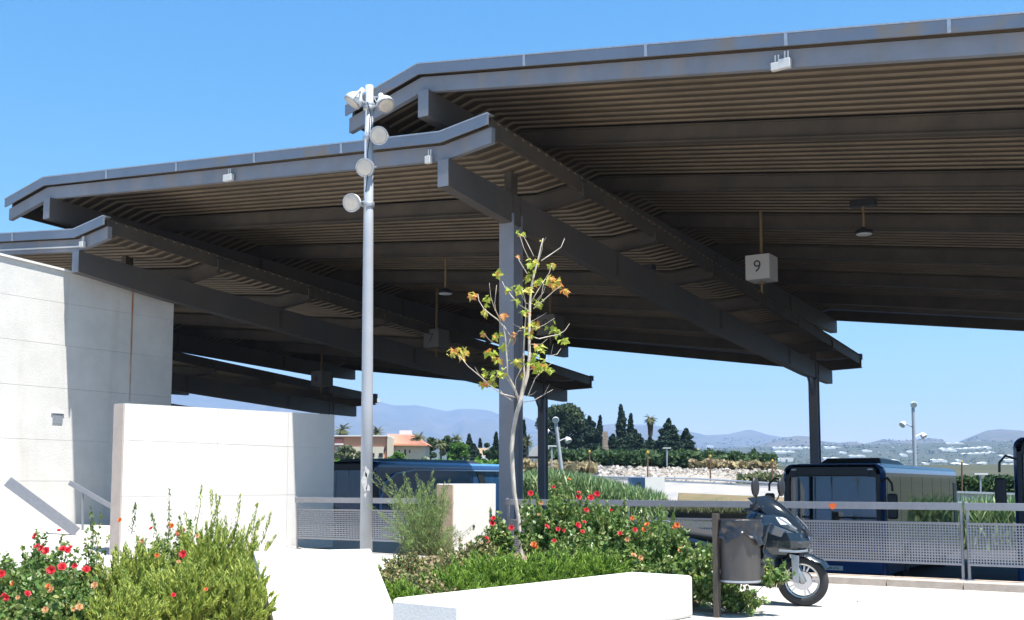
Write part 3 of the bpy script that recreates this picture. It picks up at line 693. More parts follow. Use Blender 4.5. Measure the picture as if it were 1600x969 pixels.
    for y0, a in ((-.45, .5), (.35, .5)):
        m = MB(); m.tube([(-.04, y0, zb-.02), (.0, y0+.35, zb+.12), (.0, y0+.95, zb+.17)], .012, 5); m.build('wiper', M_BLACK, t)
    # side windows
    for sg in (-1, 1):
        xs = [0.75, 2.05, 3.6, 5.2, 6.8, 8.4, 10.0, Lg-.35]; xs = [x for x in xs if x < Lg-.3]+[Lg-.3]
        for k, (a, b) in enumerate(zip(xs, xs[1:])):
            g = .02; m = MB(); zlo = H*(.36 if k == 0 else .42); zhi = H*.90
            y = sg*(W/2+.006); A = [(a+g, y, zlo), (b-g, y, zlo), (b-g, y, zhi), (a+g, y, zhi)]
            if k == 0: A = [(a-.42, y, zlo), (b-g, y, zlo), (b-g, y, zhi), (a-.30, y, zhi-.02)]
            B = [(x, sg*(W/2-.02), z) for x, _, z in A]; m.hexa(A, B); m.build('side_window', glass, t)
        m = MB(); m.box((Lg*.5, sg*(W/2+.008), H*.335), (Lg*.86, .02, .05), I3); m.build('trim_strip', M_ROOF, t)
        for a in (3.2, 5.4, 7.6):
            if a+2 < Lg: m = MB(); m.box((a+.9, sg*(W/2+.006), .72), (1.9, .015, .62), I3); m.build('luggage_door', M_NAVY, t, bevel=.006)
        m = MB(); m.box((Lg*.93, sg*(W/2+.004), H*.60), (.5, .03, H*.5), I3); m.build('engine_panel', M_BLACK, t, bevel=.01)
        for xw in (2.6, Lg-3.0):
            w_ = MB(); w_.lathe((xw, sg*(W/2-.13)-.12, .5), (0, 1, 0), [(.50, 0), (.52, .04), (.52, .22), (.50, .26)], 24); wh = w_.build('wheel', M_TYRE, t)
            w_ = MB(); w_.lathe((xw, sg*(W/2+.015), .5), (0, sg, 0), [(.28, -.02), (.27, .0), (.10, .02), (.0, .03)], 18); w_.build('rim', M_CHROME, wh)
            m = MB(); m.prism([(xw+.62*math.cos(a), sg*(W/2+.004), .42+.62*math.sin(a)) for a in np.linspace(0, math.pi, 12)], (0, -sg*.02, 0)); m.build('wheel_arch', M_BLACK, t)
        # mirrors on drooping arms
        m = MB(); m.tube([(.12, sg*(W/2-.1), H*.86), (-.12, sg*(W/2+.12), H*.885), (-.22, sg*(W/2+.24), H*.84), (-.20, sg*(W/2+.25), H*.78)], .028, 8); ar = m.build('mirror_arm', M_BLACK, t)
        m = MB(); m.box((-.19, sg*(W/2+.24), H*.66), (.16, .24, .62), I3); mi = m.build('mirror', M_BLACK, t, bevel=.05)
        m = MB(); m.box((-.10, sg*(W/2+.24), H*.67), (.012, .19, .48), I3); m.build('mirror_glass', M_CHROME, mi)
    # what shows through the glass is dark trim near it: a folded curtain and a dash top
    m = MB(); m.box((Lg-.02, 0, H*.62), (.05, W*.8, H*.4), I3); m.build('rear_window', glass, t)
    if sign:
        pl = m = MB(); m.box((.045, 0, H*.935), (.02, 1.7, H*.04), I3); sg_ = m.build('display', M_BLACK, t)
    return t
YAWB = math.atan2(math.cos(R(30)), math.sin(R(30)))
c1 = Vector((8.15, 28.0, YARD))
coach((8.02, 28.1, YARD), YAWB, 11.8, 3.06, 'dark blue bus with a black roof unit, parked facing the railing right of the scooter')
pr_ = P(1583, 757, 25.4); d_ = Vector((math.cos(YAWB), math.sin(YAWB), 0)); sd = Vector((d_.y, -d_.x, 0))
q = pr_+sd*1.27; coach((q.x, q.y, YARD), YAWB, 12.0, 3.62, 'tall dark coach cut off by the right edge of the view', plate='9406 KDM', hump=False)
# the coach beyond the left walls, with its sweeping window line
M_SKYB = mat('light_blue_stripe', (0.34, 0.56, 0.80), 0.3, coat=0.4)
def far_coach():
    pr2 = P(585, 757, 43.0); q = pr2-sd*1.27
    t = coach((q.x, q.y, YARD), YAWB, 11.2, 3.45, 'dark blue coach with arched light stripe, between white wall and canopy post', plate='5120 FGH', hump=False, glass=mat('bright_sky_toned_glass', (0.02, 0.075, 0.19), 0.05, spec=0.9, bump=.03, bscale=1.0))  # brighter blue base colour paints the sky's reflection on the side windows
    H = 3.45; W = 2.55
    for sg in (-1,):
        m = MB(); pts = [(.30, sg*(W/2+.03), .9), (.34, sg*(W/2+.03), 2.0), (.62, sg*(W/2+.03), 2.65), (1.3, sg*(W/2+.03), 2.98), (2.6, sg*(W/2+.03), 3.13), (11.0, sg*(W/2+.03), 3.17)]
        for a, b in zip(pts, pts[1:]): m.bar(a, b, .03, .13, up=Vector((0, sg, 0)))
        m.build('arched_stripe', M_SKYB, t)
        m = MB(); m.prism([(7.4, sg*(W/2+.035), 3.12), (7.9, sg*(W/2+.035), 3.12), (8.9, sg*(W/2+.035), 1.4), (8.3, sg*(W/2+.035), 1.4)], (0, -sg*.03, 0)); m.build('black_pillar', M_BLACK, t)
        m = MB(); m.hexa([(.3, -1.15, H-.05), (.3, 1.15, H-.05), (8.2, 1.15, H-.02), (8.2, -1.15, H-.02)], [(1.0, -.95, H+.12), (1.0, .95, H+.12), (7.6, .95, H+.16), (7.6, -.95, H+.16)]); m.build('roof_cowl', M_BLACK, t, bevel=.02)
    return t
far_coach()
# clouded street lamp poles beyond the yard (three floodlights each)
def far_pole(base, top, label, r=.09, lean=None):
    t = empty('yard_light_pole', base, label, 'light pole', 'light poles beyond the bus yard'); 
    m = MB(); m.tube([base, top], [r*1.3, r], 10); m.build('pole', M_LAMP, t)
    d = (top-base); 
    for f, off, aim in ((1.0, Vector((0, -.1, .05)), (0, -1, -.4)), (.80, Vector((-.62, 0, .12)), (-.7, -.4, -.6)), (.71, Vector((.55, 0, 0)), (.5, -.5, -.8))):
        c = base+d*f+off; aim = Vector(aim).normalized()
        m = MB(); m.lathe(c, aim, [(.06, -.24), (.13, -.15), (.18, 0.0), (.185, .05), (.16, .07)], 14); h = m.build('floodlight', M_HOUS, t)
        m = MB(); m.tube([base+d*(f-.01), c-aim*.2], .03, 6); m.build('arm', M_GALV, t)
    return t
far_pole(P(1432, 800, 62), P(1426.5, 634, 62), 'pole with three floodlights rising behind the bus at the right')
far_pole(P(881, 765, 58), P(868, 658, 58), 'leaning pole with three floodlights before the big dark pine')

# ---------------------------------------------------------------- scooter
M_SCB = mat('gloss_graphite_paint', (0.022, 0.034, 0.048), 0.18, coat=0.8, metal=0.35)
M_SCS = mat('silver_grey_panel', (0.30, 0.33, 0.36), 0.28, metal=0.5, coat=0.4)
M_SMOKE = mat('smoked_screen', (0.012, 0.016, 0.022), 0.1, spec=0.6)
def loft(m, secs, n=14, cap=True):
    """secs: (x, zc, half width, half height, squareness) rounded super-ellipses across the body"""
    vs = []
    for x, zc, hw, hh, sq in secs:
        for k in range(n):
            a = 2*math.pi*k/n; c, s_ = math.cos(a), math.sin(a); e = 2/sq
            vs.append((x, hw*math.copysign(abs(c)**e, c), zc+hh*math.copysign(abs(s_)**e, s_)))
    fs = [(i*n+j, i*n+(j+1) % n, (i+1)*n+(j+1) % n, (i+1)*n+j) for i in range(len(secs)-1) for j in range(n)]
    if cap: fs += [tuple(range(n)), tuple((len(secs)-1)*n+j for j in range(n))]
    m.add(vs, fs)
def scooter(loc, yaw):
    t = empty('parked_scooter', loc, 'dark grey maxi scooter with smoked screen, parked behind the litter bin', 'scooter', rot=yaw)
    # front wheel, turned a little towards the camera
    steer = R(20); fx, fz, fr = 1.53, .285, .285
    ax = Vector((math.sin(-steer), math.cos(steer), 0)); fc = Vector((fx, 0, fz)); fwd = Vector((math.cos(steer), math.sin(steer), 0))
    def wheel(c, axv, r, wd, label):
        m = MB(); m.smooth = True; prof = []
        for k in range(13):
            a = math.pi*k/12; prof.append((r-.085+.085*math.sin(a)**.6, -wd/2*math.cos(a)))
        prof = [(r-.10, -wd/2*.75)]+prof+[(r-.10, wd/2*.75)]
        m.lathe(c, axv, prof, 40); m.f = [f for f in m.f if len(f) == 4]; m.m = [0]*len(m.f); m.sm = [True]*len(m.f)
        w = m.build('wheel', M_TYRE, t)
        m = MB(); m.lathe(c, axv, [(r-.092, -wd/2*.80), (r-.088, -wd*.5*.86), (r-.108, -wd*.5*.8), (r-.115, -wd*.2), (r-.115, wd*.2), (r-.108, wd*.5*.8), (r-.088, wd*.5*.86), (r-.092, wd/2*.80)], 40)
        # hollow rim: remove the caps by building spokes only
        m.f = [f for f in m.f if len(f) == 4]; m.m = [0]*len(m.f); m.sm = [False]*len(m.f)
        rim = m.build('rim', M_CHROME, w)
        x_ = axv.orthogonal().normalized(); x_ = Vector((0, 0, 1)); y_ = axv.cross(x_).normalized()
        for k in range(5):
            for dd in (-.16, .16):
                a = 2*math.pi*k/5+.3; a2 = a+dd; m = MB()
                m.bar(c+(x_*math.cos(a)+y_*math.sin(a))*.035, c+(x_*math.cos(a2)+y_*math.sin(a2))*(r-.105), .016, .06, up=axv); m.build('spoke', M_CHROME, w)
        m = MB(); m.lathe(c-axv*.06, axv, [(.035, 0), (.045, .01), (.045, .11), (.035, .12)], 16); m.build('hub', M_BLACK, w)
        for sg in (-1, 1):
            m = MB(); m.lathe(c+axv*(sg*.058), axv, [(.105, 0), (.105, .004)], 28); m.build('brake_disc', M_CHROME, w)
        return w
    wheel(fc, ax, fr, .125, '')
    wheel(Vector((0, 0, .275)), Vector((0, 1, 0)), .275, .14, '')
    # fork legs and fender
    head = Vector((1.22, 0, .86)); 
    for sg in (-1, 1):
        lo = fc+ax*(sg*.095); hi = Vector((1.36, 0, .66))+ax*(sg*.095)
        m = MB(); m.smooth = True; m.tube([lo-Vector((-.02, 0, .02)), lerp(lo, hi, .55)], [.032, .030], 12); m.build('fork_leg', M_SCS, t)
        m = MB(); m.smooth = True; m.tube([lerp(lo, hi, .5), lerp(lo, hi, 1.2)], .020, 12); m.build('fork_tube', M_CHROME, t)
        m = MB(); m.hexa([lo+ax*(sg*.034)+fwd*-.10+Vector((0, 0, .0)), lo+ax*(sg*.034)+fwd*-.03+Vector((0, 0, -.03)), lo+ax*(sg*.034)+fwd*-.02+Vector((0, 0, .28)), lo+ax*(sg*.034)+fwd*-.11+Vector((0, 0, .30))],
                         [p+ax*(sg*.012) for p in (lo+ax*(sg*.034)+fwd*-.10, lo+ax*(sg*.034)+fwd*-.03+Vector((0, 0, -.03)), lo+ax*(sg*.034)+fwd*-.02+Vector((0, 0, .28)), lo+ax*(sg*.034)+fwd*-.11+Vector((0, 0, .30)))]); m.build('fork_guard', M_SCS, t, bevel=.006)
        m = MB(); m.box(lo+fwd*-.10+Vector((0, 0, .07))-ax*sg*.02, (.07, .05, .11), (fwd, ax, Vector((0, 0, 1)))); m.build('brake_caliper', M_BLACK, t, bevel=.01)
    m = MB(); m.smooth = True; vs = []; na_ = 14; nc = 7
    for i in range(na_):
        a = R(28)+R(118)*i/(na_-1); rr = fr+.028+(.02 if i < 3 else 0)
        for j in range(nc):
            s_ = -1+2*j/(nc-1); w_ = .085; rad = rr-.05*abs(s_)**2.2
            vs.append(fc+fwd*(rad*math.cos(a))+Vector((0, 0, rad*math.sin(a)))+ax*(s_*w_))
    o_ = len(vs); vs += [v-(v-fc).normalized()*.006 for v in vs]
    fs = [(i*nc+j, i*nc+j+1, (i+1)*nc+j+1, (i+1)*nc+j) for i in range(na_-1) for j in range(nc-1)]; fs += [tuple(o_+k for k in f[::-1]) for f in fs]
    m.add(vs, fs); m.build('front_fender', M_SCB, t)
    # nose: front cowl wrapped round, drawn as side outline with cross sections along the height
    def shell(name, rows, mt, n=9, thick=None, bevel=0):
        """rows: (z, x_front, x_back, half width): horizontal slices with a pointed round front"""
        m = MB(); m.smooth = name != 'front_cowl'; vs = []
        for z, xf, xb, hw in rows:
            for k in range(n):
                s_ = -1+2*k/(n-1); y = hw*math.copysign(abs(math.sin(s_*math.pi/2))**.9, s_); x = xb+(xf-xb)*(math.cos(s_*math.pi/2)**.75 if abs(s_) < 1 else 0)
                vs.append((x, y, z))
        q = len(rows); fs = [(i*n+j, i*n+j+1, (i+1)*n+j+1, (i+1)*n+j) for i in range(q-1) for j in range(n-1)]
        fs += [(i*n, (i+1)*n, (i+1)*n+n-1, i*n+n-1) for i in range(q-1)]+[tuple(range(n)), tuple((q-1)*n+j for j in range(n))]
        m.add(vs, fs); return m.build(name, mt, t, bevel=(.008 if name == 'front_cowl' else 0))
    shell('front_cowl', [(.50, 1.30, 1.06, .10), (.57, 1.50, 1.05, .17), (.65, 1.61, 1.02, .225), (.73, 1.63, .98, .265), (.82, 1.59, .95, .28), (.91, 1.50, .94, .27), (.99, 1.40, .96, .23), (1.05, 1.30, .98, .17), (1.09, 1.22, 1.0, .11)], M_SCB)
    shell('lower_cowl', [(.20, 1.19, .93, .12), (.32, 1.27, .84, .22), (.45, 1.31, .80, .27), (.58, 1.29, .80, .30), (.72, 1.22, .82, .32), (.86, 1.14, .86, .30)], M_SCB)
    # leg shields: swept side panels
    for sg in (-1, 1):
        m = MB(); m.smooth = True
        m.hexa([(1.30, sg*.26, .93), (1.02, sg*.335, .88), (.93, sg*.33, .40), (1.10, sg*.25, .36)], [(1.28, sg*.22, .93), (1.00, sg*.29, .88), (.92, sg*.28, .40), (1.08, sg*.20, .36)]); m.smooth = False; m.build('leg_shield', M_SCB, t, bevel=.02)
        m = MB(); m.hexa([(1.585, sg*.10, .79), (1.33, sg*.262, .90), (1.29, sg*.27, .80), (1.59, sg*.12, .69)], [(1.55, sg*.08, .79), (1.30, sg*.24, .90), (1.26, sg*.25, .80), (1.56, sg*.09, .69)]); m.build('headlight', M_HL, t, bevel=.008)
        m = MB(); m.tube([(1.62, sg*.05, .62), (1.53, sg*.15, .61), (1.36, sg*.225, .62)], .014, 8); m.build('silver_lip', M_SCS, t)
        m = MB(); m.tube([(1.02, sg*.340, .90), (.975, sg*.345, .65), (.93, sg*.335, .42)], .010, 6); m.build('edge_trim', M_CHROME, t)
        m = MB(); m.bar((1.36, sg*.235, .99), (1.54, sg*.14, .86), .010, .02); m.build('cowl_crease', M_SCS, t)
    m = MB(); m.hexa([(1.64, -.05, .78), (1.64, .05, .78), (1.59, .035, .86), (1.59, -.035, .86)], [(1.60, -.05, .78), (1.60, .05, .78), (1.55, .035, .86), (1.55, -.035, .86)]); m.build('nose_vent', M_BLACK, t)
    m = MB(); m.box((1.55, 0, .58), (.03, .22, .06), I3); m.build('lower_intake', M_BLACK, t, bevel=.01)
    # screen
    m = MB(); m.smooth = True; vs = []; rows = [(1.55, .84, .12), (1.48, .96, .165), (1.385, 1.06, .185), (1.28, 1.14, .18), (1.19, 1.20, .15), (1.12, 1.235, .10)]; n = 11
    for x, z, hw in rows:
        for k in range(n):
            s_ = -1+2*k/(n-1); vs.append((x-.20*abs(s_)**2.2, hw*s_, z-.03*abs(s_)**2))
    o_ = len(vs); vs += [(x-.006, y, z-.004) for x, y, z in vs]
    fs = [(i*n+j, i*n+j+1, (i+1)*n+j+1, (i+1)*n+j) for i in range(len(rows)-1) for j in range(n-1)]; fs += [tuple(o_+k for k in f[::-1]) for f in fs]
    m.add(vs, fs); m.build('screen', M_SMOKE, t)
    # handlebar, grips, levers, mirrors
    m = MB(); m.smooth = True; m.tube([(1.02, -.37, 1.06), (1.10, -.18, 1.10), (1.14, 0, 1.10), (1.10, .18, 1.10), (1.02, .37, 1.06)], .014, 10); m.build('handlebar', M_BLACK, t)
    m = MB(); m.box((1.12, 0, 1.11), (.16, .22, .07), I3); m.build('dashboard', M_BLACK, t, bevel=.02)
    for sg in (-1, 1):
        m = MB(); m.tube([(1.035, sg*.28, 1.075), (1.01, sg*.40, 1.055)], .020, 10); m.build('grip', M_BLACK, t)
        m = MB(); m.box((1.07, sg*.24, 1.10), (.07, .09, .07), I3); m.build('brake_reservoir', M_BLACK, t, bevel=.012)
        m = MB(); m.tube([(1.10, sg*.24, 1.09), (1.09, sg*.33, 1.07), (1.06, sg*.40, 1.055)], .008, 6); m.build('brake_lever', M_BLACK, t)
        m = MB(); m.tube([(1.08, sg*.22, 1.10), (1.12, sg*.27, 1.20), (1.13, sg*.31, 1.26)], .009, 6); st = m.build('mirror_stem', M_BLACK, t)
        m = MB(); m.smooth = True; c = Vector((1.135, sg*.33, 1.33)); m.ball(c, .115, 14, (.30, .70, 1.0)); mi = m.build('mirror', M_BLACK, t)
    # body: tunnel, seat, tail
    m = MB(); m.smooth = True; loft(m, [(-.50, .80, .03, .03, 2.5), (-.42, .79, .09, .07, 2.5), (-.2, .72, .15, .13, 3), (.1, .62, .19, .18, 3), (.4, .52, .20, .20, 3), (.62, .46, .21, .20, 3), (.85, .42, .20, .20, 3), (1.02, .42, .17, .18, 3)], 18); m.build('body', M_SCB, t)
    m = MB(); m.smooth = True; loft(m, [(-.42, .86, .08, .03, 2.5), (-.2, .85, .14, .05, 2.5), (.05, .80, .16, .06, 2.5), (.2, .76, .17, .07, 2.5), (.45, .74, .15, .06, 2.5), (.66, .70, .10, .05, 2.5)], 16); m.build('seat', M_SEAT, t)
    m = MB(); loft(m, [(.20, .27, .25, .05, 3), (.6, .25, .27, .06, 3), (.95, .28, .26, .06, 3), (1.08, .34, .20, .06, 3)], 12); m.build('footboard', M_BLACK, t)
    m = MB(); m.smooth = True; m.tube([(.3, -.16, .30), (.05, -.19, .28), (-.15, -.21, .33), (-.42, -.22, .42)], [.03, .05, .065, .055], 14); m.build('exhaust', M_BLACK, t)
    for sg in (-1, 1):
        m = MB(); m.prism([(-.62, sg*.10, .84), (-.05, sg*.19, .72), (-.05, sg*.20, .66), (-.45, sg*.13, .76)], (0, -sg*.03, 0)); m.build('tail_panel', M_SCS, t, bevel=.006)
        m = MB(); m.tube([(-.05, sg*.15, .82), (-.30, sg*.14, .90), (-.48, sg*.10, .91)], .012, 6); m.build('grab_rail', M_SCS, t)
    m = MB(); m.box((-.56, 0, .80), (.06, .16, .06), I3); m.build('tail_light', mat('red_lens', (.35, .02, .02), .2), t, bevel=.01)
    m = MB(); m.prism([(-.55, -.06, .70), (-.72, -.06, .45), (-.70, -.06, .44), (-.50, -.06, .62)], (0, .12, 0)); m.build('rear_mudguard', M_BLACK, t)
    m = MB(); m.tube([(.45, .0, .25), (.42, .17, .03), (.42, .20, .0)], .014, 6); m.build('side_stand', M_BLACK, t)
    return t
sc_yaw = math.atan2(U.y, U.x)-R(7)
fwp = G(1253, 947, 0.0); SCL = 1.0
sc = scooter((fwp.x-1.56*math.cos(sc_yaw), fwp.y-1.56*math.sin(sc_yaw), 0), sc_yaw); sc.scale = (1.03, 1.02, 1.03)
# metal cylinder on the far side of the bin, railing bolts ------------------------------------------------
# litter bin on a post, with a bag folded over its rim
Bc = P(1156, 900, 12.0); Bc.z = 0
t = empty('litter_bin', (Bc.x, Bc.y, 0), 'round grey litter bin with a black bag, on a post before the scooter', 'litter bin')
M_BIN = stain(mat('grey_bin_metal', (0.075, 0.068, 0.064), 0.55, metal=0.3, var=0.12, vscale=6), (3, 3, .6), (.13, .11, .095), .5, .8, .5, 2)
M_BAG = mat('black_bin_bag', (0.022, 0.022, 0.026), 0.3, spec=0.6)
zb_, zt_ = .36, 1.02; rb = .225
m = MB(); m.smooth = True; m.lathe((Bc.x, Bc.y, zb_), (0, 0, 1), [(rb*.93, 0), (rb*.97, .015), (rb*.97, .04), (rb*.96, .05), (rb, zt_-zb_-.02), (rb+.008, zt_-zb_)], 32); m.build('bin_body', M_BIN, t)
m = MB(); m.lathe((Bc.x, Bc.y, zb_+.012), (0, 0, 1), [(rb*.985, 0), (rb*.985, .02)], 32); m.build('bottom_ring', M_GALV, t)
# bag: crumpled cylinder, longer on the camera's left... a sagging lower edge
m = MB(); m.smooth = True; vs = []; n = 72; rows = 16
for j in range(rows):
    for k in range(n):
        a = 2*math.pi*k/n; f = j/(rows-1)
        drop = .13+.14*max(0, math.sin(a*1.0+.3))+.07*math.sin(a*3+1)+.05*math.sin(a*7)
        fr_ = -math.sin(a)            # towards the camera is positive
        drop = .25+.09*math.cos(a-.3)+.06*math.sin(2*a+.8)+.03*math.sin(5*a)+.015*math.sin(13*a)
        z = zt_+.012-drop*f; nn = noise.noise(Vector((math.cos(a)*4, math.sin(a)*4, z*9)))+.5*noise.noise(Vector((math.cos(a)*11, math.sin(a)*11, z*21)))
        r_ = rb+.012+.030*nn*min(1, f*3)+.012*f+(.0 if f < .9 else .010)
        vs.append((Bc.x+math.cos(a)*r_, Bc.y+math.sin(a)*r_, z))
fs = [(j*n+k, j*n+(k+1) % n, (j+1)*n+(k+1) % n, (j+1)*n+k) for j in range(rows-1) for k in range(n)]
vs += [(Bc.x+math.cos(2*math.pi*k/n)*(rb-.03), Bc.y+math.sin(2*math.pi*k/n)*(rb-.03), zt_-.02-.10*(k % 2 == 9)) for k in range(n)]
b0 = rows*n; fs += [(k, (k+1) % n, b0+(k+1) % n, b0+k) for k in range(n)]+[tuple(b0+k for k in range(n))]
m.add(vs, fs); m.build('bin_bag', M_BAG, t)
pc = P(1125, 955, 11.85); m = MB(); m.box((pc.x-.01, Bc.y-.05, .545), (.055, .085, 1.09), (U, V, Vector((0, 0, 1)))); m.build('post', M_FRAME, t, bevel=.004)
m = MB(); m.box((pc.x+.04, Bc.y-.03, .80), (.10, .05, .05)); m.box((pc.x+.04, Bc.y-.03, .48), (.10, .05, .05)); m.build('hinge_bracket', M_FRAME, t)
# ================================================================ BACKGROUND
def land(x, y): return land_h(math.hypot(x, y), 0)
M_MTN = mat('far_mountain_scrub', (0.12, 0.095, 0.08), 0.95, col2=(0.035, 0.04, 0.03), vscale=0.004, detail=10, stretch=(1, 1, 2))
M_HILL = mat('near_hill_scrub', (0.13, 0.10, 0.08), 0.95, col2=(0.04, 0.045, 0.03), vscale=0.009, detail=10)
def ridge(name, outline, Y, depth, foot, mt, seed, rough=.05):
    """a mountain range: its skyline stands at distance Y, flanks fall to the foot on both sides"""
    xs = np.arange(outline[0][0], outline[-1][0]+1, 6.0); ys = np.interp(xs, [p[0] for p in outline], [p[1] for p in outline])
    rows = 26; vs = []; n = len(xs); tops = [P(x, y, Y) for x, y in zip(xs, ys)]
    for j in range(rows):
        s_ = j/(rows-1)                        # 0 near foot, 0.62 ridge, 1 far foot
        for i, tp in enumerate(tops):
            x0 = tp.x/tp.y
            yy = Y-depth*(1-s_/.62) if s_ <= .62 else Y+depth*.8*(s_-.62)/.38
            k = (s_/.62)**1.25 if s_ <= .62 else max(0, 1-((s_-.62)/.38))**1.1
            nz = noise.fractal(Vector((x0*14+seed, yy/900+seed, 0)), .9, 2.1, 6)
            rid = abs(noise.noise(Vector((x0*26+seed, yy/2600, 3))))
            H = tp.z-foot; h = foot+H*k+(nz*.12-rid*.22+.02)*H*4*k*(1-k)*1.0+nz*rough*H*.06*(1 if k > .98 else 1)
            vs.append((x0*yy, yy, h))
    fs = [(j*n+i, j*n+i+1, (j+1)*n+i+1, (j+1)*n+i) for j in range(rows-1) for i in range(n-1)]
    m = MB(); m.smooth = True; m.add(vs, fs); m.smooth = False; return struct(m.build(name, mt, fixn=False))
ridge('mountains', [(-900, 640), (-400, 600), (0, 560), (180, 575), (290, 590), (400, 596), (520, 606), (584, 617), (592, 622), (614, 628), (648, 629), (681, 637), (699, 640.4), (721, 635), (742, 634.5), (764, 638.5), (779, 645), (800, 648), (817, 648), (850, 662), (900, 672), (1000, 690), (1100, 715)], 9000, 4200, 60, M_MTN, 3.1)
ridge('mountains', [(700, 700), (860, 668), (930, 662), (1000, 660), (1055, 666), (1080, 670.7), (1103, 677), (1138, 676), (1160, 670.7), (1172, 668.7), (1182, 671), (1201, 677), (1221, 681), (1240, 680), (1264, 688), (1330, 700), (1500, 712), (1700, 715)], 7200, 3000, 50, M_MTN, 9.7)
ridge('hills', [(1150, 706), (1200, 690), (1222, 684), (1242, 679), (1263, 679.5), (1283, 688), (1311, 691), (1334, 688.7), (1350, 693), (1378, 684.5), (1400, 685.5), (1425, 685), (1451, 683), (1467, 684), (1481, 690), (1495, 690), (1520, 679.5), (1542, 670.6), (1562, 669), (1600, 671.7), (1700, 660), (1900, 668), (2300, 680)], 4600, 2000, 40, M_HILL, 5.5)
# greenhouses and white roofs on the hillside
from mathutils.bvhtree import BVHTree
_v = []; _f = []
for o_ in COL.objects:
    if o_.type == 'MESH' and (o_.name.startswith('hills') or o_.name.startswith('ground') or o_.name.startswith('mountains')):
        k_ = len(_v); _v += [v.co+o_.location for v in o_.data.vertices]; _f += [tuple(i+k_ for i in p.vertices) for p in o_.data.polygons]
BV = BVHTree.FromPolygons(_v, _f)
def hit(px, py):
    h = BV.ray_cast(Vector((0, 0, EYE))+ray(px, py)*300, ray(px, py).normalized()); return h[0]
M_GH = mat('greenhouse_plastic', (0.62, 0.62, 0.60), 0.5, var=0.08, vscale=0.02)
def greenhouse(px, py, wpx, Y, hpx=2.5, skew=0):
    hp = hit(px, py+hpx)
    if hp is None: hp = P(px, py, Y)
    Y = hp.y-25; hpx += .6
    a = P(px-wpx/2, py+skew, Y); b = P(px+wpx/2, py, Y); w = (b.x-a.x); hh = hpx/F*Y; d_ = 10+10*random.random()
    m = MB(); c = (a+b)/2; yd = Vector((0, 1, .12)).normalized()
    n = max(1, int(wpx/10)); 
    for k in range(n):
        q0, q1 = lerp(a, b, k/n), lerp(a, b, (k+.93)/n); mid = (q0+q1)/2; e = Vector((0, d_, d_*.10))
        m.prism([q0-Vector((0, 0, hh)), q1-Vector((0, 0, hh)), q1, mid+Vector((0, 0, hh*.3)), q0], e)
    o = m.build('greenhouse', M_GH)
    return o
gh = [(1485, 703, 30, 'long white greenhouse roof high on the right hillside below the pass'), (1510, 712, 50, 'white greenhouse strip in the middle of the right hillside'), (1530, 708, 62, 'slanting white greenhouse strip right of the light pole'), (1483, 701, 24, 'short pale greenhouse behind the light pole')]
specs = [(1493, 692.5, 28, 2.0, 0), (1482, 701, 26, 3, 0), (1524, 698.5, 52, 2.2, 3), (1530, 706.5, 52, 2.2, 3), (1484, 703.5, 24, 2, -1), (1469, 719, 24, 3, 0), (1500, 719.5, 9, 2.4, 0), (1497, 724, 14, 2, 1), (1536, 722.5, 14, 2.6, 2), (1395, 719.5, 22, 2.0, 0), (1413, 710.5, 12, 2.5, 0), (1425, 705.5, 15, 1.6, 0), (1482, 730, 38, 3.2, 0), (1519, 728, 14, 2.6, 0), (1540, 737.5, 100, 4.5, 1), (1448, 724, 9, 2, 0), (1238, 699.5, 60, 2.4, 0), (1221, 706, 18, 2, 0), (1212, 711, 7, 3, 0), (1232, 705.5, 22, 1.6, 0), (1225, 717.5, 30, 3.4, 0), (1340, 712, 26, 2.2, 0), (1300, 699, 22, 2, 0), (1318, 707, 12, 2, 0), (1356, 704, 16, 2, 0), (1300, 716, 26, 2.4, 0), (1575, 712, 24, 2, 0), (1580, 719, 20, 2, 0), (1590, 728, 24, 2.4, 0), (1110, 697, 12, 2, 0)]
for i, (x, y, w, h, k) in enumerate(specs):
    Y = 1500+ (745-y)*42
    o = greenhouse(x, y, w, Y, h, k)
    side = 'left part of' if x < 1330 else ('middle of' if x < 1460 else 'right part of')
    tag(o, 'white plastic greenhouse strip among others on the %s the far hillside' % side, 'greenhouse', 'greenhouses on the %s the hillside' % side)

# scattered farmhouses and dark scrub on the plain and hillside: nobody could count them
sc_ = MB(); sh_ = []
for _ in range(2600):
    px, py = random.uniform(1080, 1640), random.uniform(696, 752) if random.random() < .8 else random.uniform(685, 700); h_ = hit(px, py)
    if h_ is None or h_.y < 260 or h_.y > 9000: continue
    if noise.noise(Vector((px*.03, py*.12, 0)))+random.uniform(-.5, .5) < -.1: continue
    if random.random() < .14:
        k = h_.y/F; w = k*random.uniform(1.0, 4.2); sc_.box(h_+Vector((0, 0, k*.6)), (w, w*.6, k*random.uniform(.8, 1.7)))
    else: sh_ += [tuple(h_+Vector((random.gauss(0, 1)*h_.y/F*1.4, random.gauss(0, 6), random.uniform(0, 1.4)*h_.y/F)))+(h_.y/F*random.uniform(1.0, 2.6),) for _ in range(5)]
tag(sc_.build('farm_buildings', mat('limewash', (0, 0, 0), .9, island=[(.62, .60, .56), (.5, .42, .36), (.36, .34, .33)])), 'tiny pale farm buildings and sheds scattered over the far plain', 'buildings', kind='stuff')
SCRUB = np.array(sh_)
